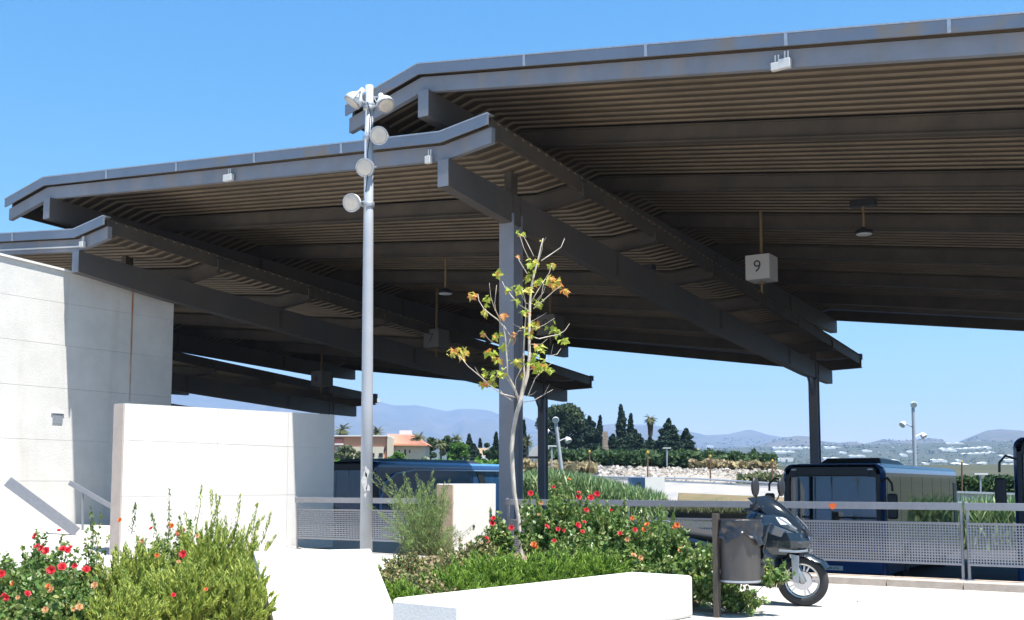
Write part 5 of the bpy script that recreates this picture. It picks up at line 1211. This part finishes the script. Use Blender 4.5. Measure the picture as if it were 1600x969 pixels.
def bush(px, ytop, hw, Y, kind, label, nspr, nleaf, leaf, mtl, ybase=None, cat='shrub', name='shrub', up=.5, spread=1.0, group=None, elong=1.7, aspect=.5, wild=.18, zb=.08, fill=.35, parent=None, bend=.12):
    if kind == 'rose': wild, fill = max(wild, .26), min(fill, .42)
    """sprigs fan out from the foot; leaves sit along their outer parts"""
    tp = P(px, ytop, Y); base = Vector((tp.x, Y, zb)); H = tp.z-zb; W_ = hw/F*Y
    t = empty(name, base, label, cat, group) if parent is None else parent
    pts = []; dirs = []; sm = MB()
    for k in range(nspr):
        a = random.random()*2*math.pi; rr = random.random()**.5
        foot = Vector((math.cos(a)*W_*rr*.55*spread, math.sin(a)*W_*rr*.55*spread, 0))
        top = Vector((math.cos(a)*W_*rr, math.sin(a)*W_*rr*.8, H*math.sqrt(max(.08, 1-.75*rr**2))*random.uniform(fill, 1.0)))
        top += Vector((random.gauss(0, wild)*W_, random.gauss(0, wild)*W_, random.gauss(0, wild*.4)*H))
        mid = (foot+top)/2+Vector((random.gauss(0, bend)*W_, random.gauss(0, bend)*W_, H*.1)); prev = foot
        for i in range(1, 6):
            f = i/5; p = foot*(1-f)**2+mid*2*f*(1-f)+top*f*f
            prev = p
        for i in range(nleaf):
            f = .30+.70*random.random()**.75; p = foot*(1-f)**2+mid*2*f*(1-f)+top*f*f
            d = (top-foot).normalized()*up+Vector(unit(1)[0])*.8
            pts.append(p+Vector(unit(1)[0])*leaf*.8); dirs.append(d.normalized())
        if k < 110: sm.tube([base+foot, base+foot*.25+mid*.5+top*.25, base+top], [.006, .004, .0015], 3, cap=False)
    v = leaf_cards(np.array(pts), leaf, elong, dirs=np.array(dirs), aspect=aspect)
    link('foliage', cloud_mesh('foliage', v, mtl), t); o = sm.mesh('stems', M_STEM, base); link('stems', o, t)
    return t
def rose_mesh(mt, nm):
    vs = []
    for ring, (n, r, tilt) in enumerate(((6, 1.0, .25), (6, .72, .65), (5, .45, 1.0), (4, .22, 1.3))):
        for k in range(n):
            a = 2*math.pi*k/n+ring*.5; o_ = Vector((math.cos(a), math.sin(a), 0)); s_ = Vector((-math.sin(a), math.cos(a), 0))
            tip = o_*r*math.cos(tilt*.6)+Vector((0, 0, r*math.sin(tilt)*.8+.1)); w_ = r*.62
            vs += [Vector((0, 0, -.1)), tip*.6+s_*w_+Vector((0, 0, .08)), tip+o_*.05, tip*.6-s_*w_+Vector((0, 0, .08))]
    return cloud_mesh(nm, np.array([tuple(v) for v in vs]), mt)
ROSE = {'r': rose_mesh(M_RED, 'red_rose'), 'o': rose_mesh(M_ORA, 'orange_rose'), 'f': rose_mesh(M_FADE, 'faded_rose')}
def flower(t, px, py, Y, kind, s_):
    if px > 740 and kind == 'r' and (px*7+py*3) % 10 < 3: return None
    p = P(px, py, Y)-t.location; o = link('flower', ROSE[kind], t, p); k = s_*random.uniform(.6, 1.2); o.scale = (k, k, k)
    o.rotation_euler = (R(random.uniform(35, 85)), random.uniform(-.4, .4), random.uniform(-.6, .6)); return o
GR = 'rose bushes in the flower beds'
R1 = bush(62, 838, 62, 10.8, 'rose', 'rose bush with big red blooms at the left edge of the left bed', 170, 34, .034, M_RLEAF, cat='rose bush', name='rose_bush', group=GR)
R2_ = bush(10, 872, 66, 9.9, 'rose', 'rose bush cut by the left edge of the view, few red blooms', 200, 38, .032, M_RLEAF, cat='rose bush', name='rose_bush', group=GR)
R3 = bush(100, 895, 75, 9.5, 'rose', 'dark green rose bush at the bottom left with orange and faded blooms', 220, 38, .032, M_RLEAF, cat='rose bush', name='rose_bush', group=GR)
R4 = bush(268, 812, 48, 11.9, 'rose', 'rose bush with red blooms rising behind the feathery shrubs in front of the low wall', 110, 26, .032, M_RLEAF, cat='rose bush', name='rose_bush', group=GR)
R5 = bush(150, 800, 26, 11.6, 'rose', 'thin rose shoots in front of the handrail by the low wall', 26, 22, .032, M_RLEAF, cat='rose bush', name='rose_bush', group=GR, wild=.3)
GB = 'feathery yellow-green shrubs in the left bed'
kw = dict(elong=3.2, aspect=.30, up=1.2)
B1 = bush(215, 838, 62, 11.0, 'broom', 'yellow-green feathery shrub between the roses, left one of the bed', 260, 95, .018, M_BROOM, name='feathery_shrub', group=GB, **kw)
B2 = bush(345, 798, 78, 11.3, 'broom', 'tallest yellow-green feathery shrub left of the slanted slab', 420, 100, .018, M_BROOM, name='feathery_shrub', group=GB, **kw)
B3 = bush(285, 868, 84, 10.0, 'broom', 'wide yellow-green feathery shrub in the middle of the left bed', 380, 95, .017, M_BROOM, name='feathery_shrub', group=GB, **kw)
B4 = bush(372, 868, 52, 10.0, 'broom', 'feathery shrub touching the left edge of the slanted slab', 240, 90, .017, M_BROOM, name='feathery_shrub', group=GB, **kw)
B5 = bush(185, 905, 60, 9.4, 'broom', 'low yellow-green shrub at the bottom beside the dark rose bush', 200, 80, .017, M_BROOM, name='feathery_shrub', group=GB, **kw)
# tall seeding sprigs
def sprig(t, px, y0, y1, Y, lean, mtl, n=60, s_=.018):
    a, b = P(px, y0, Y)-t.location, P(px+lean, y1, Y)-t.location; m = MB(); m.tube([a, lerp(a, b, .5)+Vector((.01, 0, 0)), b], [.004, .003, .001], 4)
    me = m.mesh('sprig', M_STEM); link('sprig', me, t)
    f = RNG.random(n)**.8; c = np.array(a)[None]+(np.array(b)-np.array(a))[None]*f[:, None]; c += RNG.normal(size=(n, 3))*.022*(1.15-f)[:, None]
    d = unit(n)*.7; d[:, 2] += 1; link('sprig_leaves', cloud_mesh('sprig_leaves', leaf_cards(c, s_, 2.4, dirs=d, aspect=.35), mtl), t)
for px, y0, y1, ln, tt in ((262, 850, 764, 3, R4), (304, 840, 758, 12, B2), (330, 830, 776, 14, B2), (368, 830, 770, 8, B2), (392, 838, 786, 10, B2), (205, 835, 786, 7, R4), (340, 840, 772, -3, B2), (408, 850, 800, 16, B2), (385, 835, 805, 30, B2), (248, 850, 800, -12, R4), (146, 850, 793, -4, R5), (285, 840, 806, -5, R4)):
    sprig(tt, px, y0, y1, 11.2, ln, M_RLEAF if tt is not B2 else M_BROOM)
for x, y, k, tt, Y in ((64, 857, 'r', R1, 10.3), (58, 854, 'r', R1, 10.3), (72, 861, 'r', R1, 10.25), (105, 860, 'r', R1, 10.35), (110, 856, 'r', R1, 10.3), (98, 858, 'r', R1, 10.3), (55, 838, 'r', R1, 10.5), (80, 891, 'r', R3, 9.1), (97, 886, 'r', R3, 9.2), (117, 885, 'r', R1, 10.1), (236, 826, 'r', R4, 11.5), (286, 828, 'r', R4, 11.6), (280, 833, 'r', R4, 11.6), (264, 818, 'f', R4, 11.6), (268, 822, 'o', R4, 11.6), (286, 866, 'r', B3, 9.5), (271, 930, 'r', B3, 9.1), (6, 930, 'r', R2_, 9.4), (2, 897, 'r', R2_, 9.4), (10, 934, 'r', R2_, 9.4), (75, 916, 'o', R3, 8.9), (80, 922, 'f', R3, 8.9), (308, 838, 'f', B2, 10.8), (279, 878, 'f', B3, 9.4), (322, 921, 'o', B3, 9.2), (222, 846, 'f', B1, 10.6), (71, 953, 'f', R3, 8.9), (43, 928, 'r', R3, 9.0), (28, 934, 'f', R3, 9.0), (92, 829, 'r', R1, 10.5), (115, 952, 'f', R3, 8.9), (124, 949, 'f', R3, 8.9), (20, 912, 'o', R2_, 9.4), (187, 813, 'o', R5, 11.3), (148, 915, 'f', R3, 9.0), (135, 890, 'r', R1, 10.1), (245, 868, 'o', B1, 10.5)):
    flower(tt, x, y, Y-.12, k, .034 if k == 'r' else .028)
# right bed
bush(650, 888, 66, 11.8, 'mix', 'low dry speckled groundcover shrub just right of the slanted slab', 280, 52, .022, M_MIX, name='groundcover_shrub', up=.8)
bush(700, 862, 60, 12.8, 'mix', 'low speckled shrub below the stone pier', 240, 52, .024, M_MIX, name='groundcover_shrub', up=.8)
bush(625, 905, 40, 11.3, 'mix', 'small green shrub wedged between slab and bench block', 150, 60, .022, M_ROSM, name='groundcover_shrub', up=1.2, elong=3, aspect=.3)
kr = dict(elong=3.0, aspect=.26, up=1.1, wild=.26, fill=.45)
bush(770, 864, 62, 12.6, 'needle', 'fresh green needle-leaved shrub at the left foot of the young tree', 330, 80, .024, M_ROSM, name='needle_shrub', group='fresh green needle shrubs behind the bench block', **kr)
bush(850, 860, 60, 12.7, 'needle', 'fresh green needle-leaved shrub at the right foot of the young tree', 330, 80, .024, M_ROSM, name='needle_shrub', group='fresh green needle shrubs behind the bench block', **kr)
bush(925, 858, 55, 12.9, 'needle', 'fresh green needle-leaved shrub below the middle rose bush', 280, 76, .024, M_ROSM, name='needle_shrub', group='fresh green needle shrubs behind the bench block', **kr)
bush(706, 884, 52, 12.0, 'needle', 'yellowish green needle-leaved shrub above the left end of the bench block', 260, 76, .022, M_ROSM, name='needle_shrub', group='fresh green needle shrubs behind the bench block', **kr)
bush(1000, 872, 50, 13.0, 'mix', 'speckled low shrub under the right roses near the bench end', 200, 44, .026, M_RLEAF, name='groundcover_shrub')
Q1 = bush(874, 768, 58, 14.2, 'rose', 'tall rose bush with red blooms just right of the young tree', 380, 40, .038, M_RLEAF, cat='rose bush', name='rose_bush', group=GR, zb=.2, fill=.55)
Q2 = bush(952, 790, 70, 14.0, 'rose', 'wide rose bush in the middle of the right bed with many red blooms', 420, 40, .038, M_RLEAF, cat='rose bush', name='rose_bush', group=GR, zb=.2, fill=.55)
bush(1104, 848, 24, 13.0, 'rose', 'rose bush reaching up behind the litter bin post', 130, 36, .038, M_RLEAF, cat='rose bush', name='rose_bush', group=GR, zb=.1, fill=.5)
bush(740, 838, 52, 14.0, 'mix', 'speckled shrub hugging the foot of the stone pier', 240, 46, .026, M_MIX, name='groundcover_shrub', up=.8)
bush(632, 862, 40, 14.6, 'mix', 'dry leafy shrub at the foot of the tamarisk', 190, 46, .028, M_MIX, name='groundcover_shrub', up=.8)
Q3 = bush(1030, 818, 50, 13.6, 'rose', 'rose bush with orange blooms before the tail of the scooter', 380, 40, .038, M_RLEAF, cat='rose bush', name='rose_bush', group=GR, zb=.15, fill=.55)
Q4 = bush(1088, 852, 46, 12.6, 'rose', 'leafy rose bush tucked left of the litter bin', 240, 36, .040, M_RLEAF, cat='rose bush', name='rose_bush', group=GR, zb=.1)
Q5 = bush(776, 802, 24, 14.6, 'rose', 'small rose bush between the stone pier and the young tree', 110, 30, .040, M_RLEAF, cat='rose bush', name='rose_bush', group=GR, zb=.25)
Q6 = bush(915, 828, 62, 13.3, 'rose', 'low rose bush with red blooms above the needle shrubs', 200, 30, .038, M_RLEAF, cat='rose bush', name='rose_bush', group=GR, zb=.2)
for x, y, k, tt, Y in ((865, 761, 'r', Q1, 13.9), (889, 749, 'o', Q1, 13.9), (904, 770, 'r', Q1, 13.7), (904, 777, 'r', Q1, 13.7), (923, 778, 'r', Q2, 13.6), (933, 772, 'r', Q2, 13.6), (919, 793, 'r', Q2, 13.4), (916, 797, 'r', Q2, 13.4), (923, 797, 'r', Q2, 13.4), (913, 816, 'r', Q6, 13.0), (903, 821, 'r', Q6, 13.0), (876, 826, 'r', Q6, 12.9), (881, 829, 'r', Q6, 12.9), (872, 827, 'r', Q6, 12.9), (854, 823, 'r', Q6, 12.9), (955, 797, 'r', Q2, 13.4), (974, 784, 'r', Q2, 13.5), (992, 828, 'r', Q2, 13.2), (988, 810, 'o', Q2, 13.3), (866, 845, 'r', Q6, 12.8), (799, 825, 'r', Q5, 14.2), (802, 796, 'r', Q5, 14.2), (829, 771, 'r', Q1, 13.8), (845, 786, 'f', Q1, 13.7), (771, 810, 'r', Q5, 14.2), (769, 818, 'r', Q5, 14.2), (760, 841, 'r', Q5, 13.9), (763, 847, 'f', Q5, 13.9), (1058, 821, 'o', Q3, 13.0), (1053, 824, 'o', Q3, 13.0), (1006, 828, 'o', Q3, 13.0), (1011, 820, 'o', Q3, 13.0), (834, 851, 'o', Q6, 12.7), (838, 855, 'o', Q6, 12.7), (1066, 857, 'o', Q3, 12.9), (1063, 862, 'f', Q3, 12.9), (980, 843, 'f', Q2, 13.0), (925, 819, 'r', Q6, 13.0), (910, 831, 'r', Q6, 12.9), (990, 868, 'f', Q3, 12.8), (1001, 872, 'f', Q3, 12.8), (842, 804, 'f', Q1, 13.7), (969, 834, 'r', Q2, 13.2), (795, 822, 'r', Q5, 14.2)):
    flower(tt, x, y, Y-.1, k, .036 if k == 'r' else .034)
for tt, px, y0, y1, ln, Y in ((Q1, 866, 810, 756, -2, 13.9), (Q1, 888, 810, 744, 2, 13.9), (Q1, 905, 815, 766, 4, 13.8), (Q1, 846, 815, 772, -8, 14.0), (Q2, 932, 820, 770, 3, 13.7), (Q2, 974, 830, 778, 2, 13.6), (Q2, 952, 830, 782, -4, 13.6), (Q2, 996, 835, 792, 6, 13.5), (Q3, 1030, 840, 790, 3, 13.2), (Q3, 1048, 840, 800, 6, 13.2), (Q1, 830, 820, 768, -2, 14.2), (Q5, 770, 840, 796, -4, 14.4), (Q2, 1012, 840, 796, -3, 13.4)):
    sprig(tt, px, y0, y1, Y, ln, M_RLEAF, 46, .034)
# low twigs round the bin post and in front of the scooter's flank
bush(1150, 912, 42, 12.35, 'rose', 'low leafy twigs creeping under the litter bin', 60, 16, .038, M_RLEAF, cat='rose bush', name='rose_bush', group=GR, zb=.02, spread=.5, wild=.25)
t_ = bush(1206, 868, 22, 12.05, 'rose', 'leafy rose shoot beside the scooter front wheel', 26, 22, .036, M_RLEAF, cat='rose bush', name='rose_bush', group=GR, zb=.30, fill=.6, wild=.25)
m = MB(); b_ = t_.location; m.tube([Vector((b_.x-.35, b_.y, .02)), Vector((b_.x-.2, b_.y, .22)), Vector((b_.x, b_.y, .42))], [.006, .005, .003], 5); m.build('long_cane', M_STEM, t_)
# tamarisk: arching plumes
tp = P(668, 745, 15.4); t = empty('tamarisk', (tp.x, 15.4, .2), 'wispy soft green tamarisk in front of the stone pier', 'shrub'); pts = []; dd = []; sm = MB()
plumes = [(604, 735, 640, 800), (640, 745, 655, 820), (690, 728, 675, 800), (700, 745, 685, 810), (655, 768, 660, 830), (612, 800, 650, 850), (640, 800, 660, 850), (700, 790, 685, 850), (620, 760, 650, 820), (672, 760, 670, 830), (690, 770, 680, 840), (600, 775, 640, 830), (660, 740, 662, 810), (625, 825, 655, 860), (710, 815, 690, 860), (680, 800, 675, 860)]
for k in range(120):
    x1, y1, x0, y0 = random.choice(plumes); x1 += random.gauss(0, 13); y1 += abs(random.gauss(0, 22)); x0 += random.gauss(0, 14)
    Y = 15.4+random.gauss(0, .22); f0 = P(662+random.gauss(0, 24), 868, Y); a = P(x0, y0, Y); b = P(x1, y1, Y+random.gauss(0, .1))
    for i in range(150):
        f = .15+.85*random.random()**.8; p = f0*(1-f)**2+a*2*f*(1-f)+b*f*f; d = (b-a).normalized()*1.4+Vector(unit(1)[0])*.8; s_ = .085*(1.2-f)
        pts.append(p+Vector(unit(1)[0])*s_); dd.append(d)
    sm.tube([f0, f0*.25+a*.5+b*.25, b], [.007, .004, .001], 3, cap=False)
og = Vector(t.location); v = leaf_cards(np.array([tuple(p-og) for p in pts]), .014, 3.6, dirs=np.array([tuple(d) for d in dd]), aspect=.18); link('foliage', cloud_mesh('foliage', v, M_TAMA), t); link('stems', sm.mesh('stems', M_STEM, og), t)
# dry tufts at the very front of the left bed
def tuft(px, py, Y, wpx, label, n=500, mtl=M_STRAW, s_=.05):
    c = P(px, py, Y); t = empty('dry_tuft', (c.x, Y, .05), label, 'grass tuft'); a = RNG.uniform(0, 6.28, n); r = RNG.random(n)**.5*wpx/F*Y; z = RNG.random(n)*max(.12, c.z-.05)
    p = np.stack([np.cos(a)*r, np.sin(a)*r, z], 1); d = np.stack([np.cos(a)*RNG.uniform(.2, 1.4, n), np.sin(a)*RNG.uniform(.2, 1.4, n), np.ones(n)], 1); link('blades', cloud_mesh('blades', leaf_cards(p, s_, 3, dirs=d, aspect=.08), mtl), t)
# ================================================================ YOUNG TREE
TY = 15.6; SX, SY, SK = 660, 340, 3.2308
M_TBARK = mat('pale_smooth_bark', (0.66, 0.60, 0.53), .8, col2=(0.42, 0.35, 0.28), vscale=14, bump=.3, bscale=60, stretch=(1, 1, .4))
yt = empty('young_tree', P(814, 872, TY), 'young thin tree with white bark and few green and orange leaves', 'tree')
def tp_(x, y, dy=0.0): return P(SX+x/SK, SY+y/SK, TY+dy)
full = lambda x, y, dy=0: P(x, y, TY+dy)
b = P(814.5, 885, TY); b.z = .15
trunk = [b, full(814.5, 869), full(812, 835), full(810, 808), full(803.5, 770), full(800.6, 727), full(799.5, 700), full(802, 674), full(807, 647), full(812.5, 630)]
m = MB(); m.smooth = True; m.tube(trunk+[tp_(500, 900), tp_(530, 800), tp_(540, 700), tp_(540, 600), tp_(540, 500), tp_(545, 400), tp_(555, 320), tp_(580, 230), tp_(600, 140), tp_(610, 105)],
    [.034, .031, .028, .027, .029, .031, .031, .030, .031, .032, .028, .024, .022, .020, .019, .017, .015, .012, .009, .004], 12); m.build('trunk', M_TBARK, yt)
BR = [([(490, 930), (515, 800), (510, 700), (515, 600), (522, 500), (520, 420), (500, 350)], .020, .06),
 ([(490, 935), (465, 860), (430, 790), (425, 700), (420, 620), (410, 550), (380, 515), (345, 490), (310, 460), (285, 420), (280, 385)], .016, -.2),
 ([(395, 520), (370, 470), (365, 430), (375, 340)], .009, -.2), ([(368, 470), (345, 400), (338, 330)], .007, -.25),
 ([(470, 908), (400, 890), (350, 855), (290, 800), (230, 750), (190, 700)], .012, -.35), ([(290, 800), (265, 755)], .006, -.35),
 ([(490, 915), (440, 830), (410, 790), (360, 770)], .010, .25), ([(545, 475), (490, 440), (450, 395), (415, 350), (403, 322)], .009, .2),
 ([(530, 285), (490, 220), (478, 192)], .007, .1), ([(540, 215), (510, 150), (492, 92)], .007, -.1), ([(562, 195), (530, 130), (508, 88)], .006, .15),
 ([(600, 218), (650, 185), (700, 150), (718, 105)], .009, .2), ([(585, 220), (605, 160), (605, 108)], .006, -.15), ([(605, 130), (625, 100)], .004, -.15), ([(560, 460), (620, 410), (665, 370), (700, 345)], .009, -.2),
 ([(555, 415), (600, 340), (640, 280), (655, 235)], .008, .25), ([(545, 600), (590, 612), (640, 600), (690, 590), (720, 570), (743, 535)], .010, .1),
 ([(545, 640), (600, 640), (632, 612)], .006, -.2), ([(540, 770), (600, 735), (650, 690), (660, 640)], .008, .3), ([(640, 700), (680, 690), (700, 660)], .005, .3),
 ([(535, 895), (570, 810), (620, 760), (660, 730)], .009, .1), ([(490, 935), (560, 925), (620, 890), (660, 868)], .008, .1), ([(615, 893), (630, 862), (642, 842)], .004, .1),
 ([(520, 905), (560, 890), (576, 875)], .004, .0), ([(455, 925), (415, 900), (390, 868)], .006, .2), ([(550, 525), (595, 500), (630, 478)], .006, .2), ([(550, 565), (610, 545), (668, 508)], .006, -.2),
 ([(430, 650), (450, 600), (490, 570), (540, 580)], .006, .1), ([(505, 560), (470, 545), (455, 532)], .005, .1), ([(410, 545), (440, 590), (480, 610)], .005, -.1), ([(325, 600), (310, 585)], .004, -.2), ([(380, 640), (345, 625), (320, 598)], .004, -.2),
 ([(470, 900), (470, 820), (500, 760)], .006, -.2), ([(430, 750), (380, 790), (340, 850)], .006, .0), ([(545, 440), (520, 430), (495, 380), (478, 340)], .006, .1), ([(575, 420), (610, 380), (635, 300)], .006, .0), ([(570, 440), (600, 400), (612, 330)], .005, -.1)]
for pts_, r, dy in BR:
    m = MB(); m.smooth = True; n = len(pts_); m.tube([tp_(x, y, dy*min(1, i/(n-1)*1.4)) for i, (x, y) in enumerate(pts_)], [r*.8*(1-.8*i/(n-1))+.0012 for i in range(n)], 7); m.build('branch', M_TBARK, yt)
M_LG = mat('tree_leaf_green', (0, 0, 0), .55, col2=(0.30, 0.40, 0.05), vscale=30, transl=.4); M_LG.node_tree.nodes['Color Ramp'].color_ramp.elements[1].color = (.48, .55, .10, 1)
M_LY = mat('tree_leaf_yellow', (.62, .55, .12), .55, col2=(0.45, 0.45, 0.08), vscale=25, transl=.4)
M_LO = mat('tree_leaf_orange', (.72, .34, .10), .6, col2=(0.55, 0.20, 0.06), vscale=25, transl=.35)
def leaf_mesh(nm, mt):            # lobed, folded along the middle, drooping tip
    out = [(0, 0), (.22, .10), (.50, .02), (.34, .30), (.62, .48), (.30, .56), (.22, .82), (0, 1.15)]
    vs = []; 
    for x, y in out: vs.append((x, y, .25*abs(x)-.25*y*y))
    vs += [(-x, y, z) for x, y, z in vs[1:-1]]; mid = [(0, .3, -.03), (0, .6, -.10)]; vs += mid; k = len(out); c0 = len(vs)-2; c1 = len(vs)-1
    Rr = list(range(k)); Lr = [0]+list(range(k, k+k-2))+[k-1]; fs = []
    for side in (Rr, Lr):
        for a, b_ in zip(side, side[1:]): fs.append((a, b_, c0 if side.index(a) < 4 else c1))
        fs.append((side[4], c1, c0))
    me = bpy.data.meshes.new(nm); me.from_pydata(vs, [], fs); me.materials.append(mt); me.update(); return me
LV = {'g': leaf_mesh('green_leaf', M_LG), 'y': leaf_mesh('yellow_leaf', M_LY), 'o': leaf_mesh('orange_leaf', M_LO)}
CL = [(555, 225, 'g', 9, 30), (540, 300, 'g', 7, 24), (385, 283, 'g', 7, 26), (480, 360, 'g', 5, 20), (525, 370, 'y', 8, 30), (590, 325, 'g', 7, 26), (575, 432, 'g', 10, 36), (330, 412, 'g', 5, 20), (320, 470, 'y', 5, 20), (405, 497, 'o', 4, 18), (560, 540, 'y', 9, 34), (545, 590, 'g', 8, 30), (370, 595, 'g', 6, 26), (310, 585, 'o', 4, 16), (460, 602, 'o', 6, 26), (345, 680, 'g', 7, 28), (375, 712, 'o', 7, 28), (408, 655, 'g', 4, 16), (480, 722, 'y', 7, 28), (320, 780, 'g', 6, 24), (385, 790, 'g', 8, 32), (345, 825, 'g', 7, 28), (308, 842, 'o', 6, 26), (502, 795, 'g', 5, 22), (590, 770, 'g', 10, 36), (560, 725, 'g', 6, 26), (620, 745, 'g', 8, 30), (640, 237, 'g', 2, 6), (660, 237, 'o', 2, 5), (592, 660, 'g', 8, 26), (672, 568, 'g', 10, 34), (716, 620, 'g', 4, 16), (655, 315, 'o', 8, 32), (688, 342, 'o', 6, 24), (714, 374, 'o', 5, 18), (250, 395, 'o', 6, 26), (155, 686, 'o', 9, 34), (208, 684, 'y', 7, 26), (205, 708, 'o', 3, 10), (484, 78, 'g', 5, 22), (515, 478, 'g', 5, 18), (440, 365, 'g', 4, 16), (470, 418, 'g', 3, 10), (632, 330, 'o', 4, 16), (560, 690, 'g', 4, 20), (605, 120, 'o', 1, 4), (478, 196, 'o', 2, 5), (650, 770, 'g', 4, 16), (535, 565, 'y', 4, 20)]
for x, y, k, n, s_ in CL:
    dy = random.uniform(-.25, .25)
    for _ in range(int(n*1.8)):
        kk = ('y' if k == 'o' and random.random() < .35 else k) if random.random() < .75 else random.choice('gygo'); p = tp_(x+random.gauss(0, s_*.42), y+random.gauss(0, s_*.38), dy+random.gauss(0, .07))-yt.location
        o = link('leaf', LV[kk], yt, p); q = random.uniform(.05, .095); o.scale = (q, q, q)
        o.rotation_euler = (R(random.uniform(-70, 20)), R(random.uniform(-50, 50)), random.random()*6.28)
# fallen bits and a crack line on the paving
for x, y, w_ in ((1108, 962, .10), (1190, 958, .03), (1340, 941, .02), (1165, 935, .03)):
    c = G(x, y, .003); m = MB(); m.box(c+Vector((0, 0, .006)), (w_, .02, .008), (Vector((.9, -.4, 0)), Vector((.4, .9, 0)), Vector((0, 0, 1)))); tag(m.build('fallen_twig', M_FRAME), 'dark scrap of dry twig lying on the paving near the litter bin', 'twig', 'twigs on the paving')
lit = []
for _ in range(260):
    px, py = random.choice(((random.gauss(1120, 50), random.gauss(958, 10)), (random.uniform(1090, 1600), random.uniform(925, 990)), (random.uniform(570, 660), random.uniform(868, 884)), (random.gauss(1240, 60), random.gauss(930, 10))))
    q = G(px, py, .004); lit.append((q.x, q.y, .010))
vv = leaf_cards(np.array(lit), .022, 1.6, aspect=.45); vv[:, 2] = .006+np.abs(vv[:, 2]-.010)*.3
tag(link('leaf_litter', cloud_mesh('leaf_litter', vv, M_FADE)), 'dry leaf scraps scattered over the paving round the bin and beds', 'leaf litter', kind='stuff')
m = MB(); pts = [G(1470, 946, .004), G(1420, 951, .004), G(1360, 962, .004), G(1300, 975, .004), G(1240, 990, .004)]
for a, b_ in zip(pts, pts[1:]): m.hexa([a, b_, b_+Vector((0, .012, 0)), a+Vector((0, .012, 0))], [p+Vector((0, 0, .001)) for p in (a, b_, b_+Vector((0, .012, 0)), a+Vector((0, .012, 0)))])
struct(m.build('paving_crack', M_KERB))
# ================================================================ HAZE
M_HAZE = bpy.data.materials.new('haze'); M_HAZE.use_nodes = True; hn = M_HAZE.node_tree; hn.nodes.remove(hn.nodes['Principled BSDF'])
pvn = hn.nodes.new('ShaderNodeVolumePrincipled'); pvn.inputs['Color'].default_value = (.42, .64, 1.0, 1); pvn.inputs['Density'].default_value = 1.15e-4; pvn.inputs['Anisotropy'].default_value = 0.1
hn.links.new(pvn.outputs[0], hn.nodes['Material Output'].inputs['Volume'])
m = MB(); m.hexa([(-12600, -12600, -3), (12600, -12600, -3), (12600, 12600, -3), (-12600, 12600, -3)], [(-12600, -12600, 1250), (12600, -12600, 1250), (12600, 12600, 1250), (-12600, 12600, 1250)])
hz = m.build('haze', M_HAZE); stuff(hz); tag(hz, 'thin pale haze filling the air over the land', 'haze')
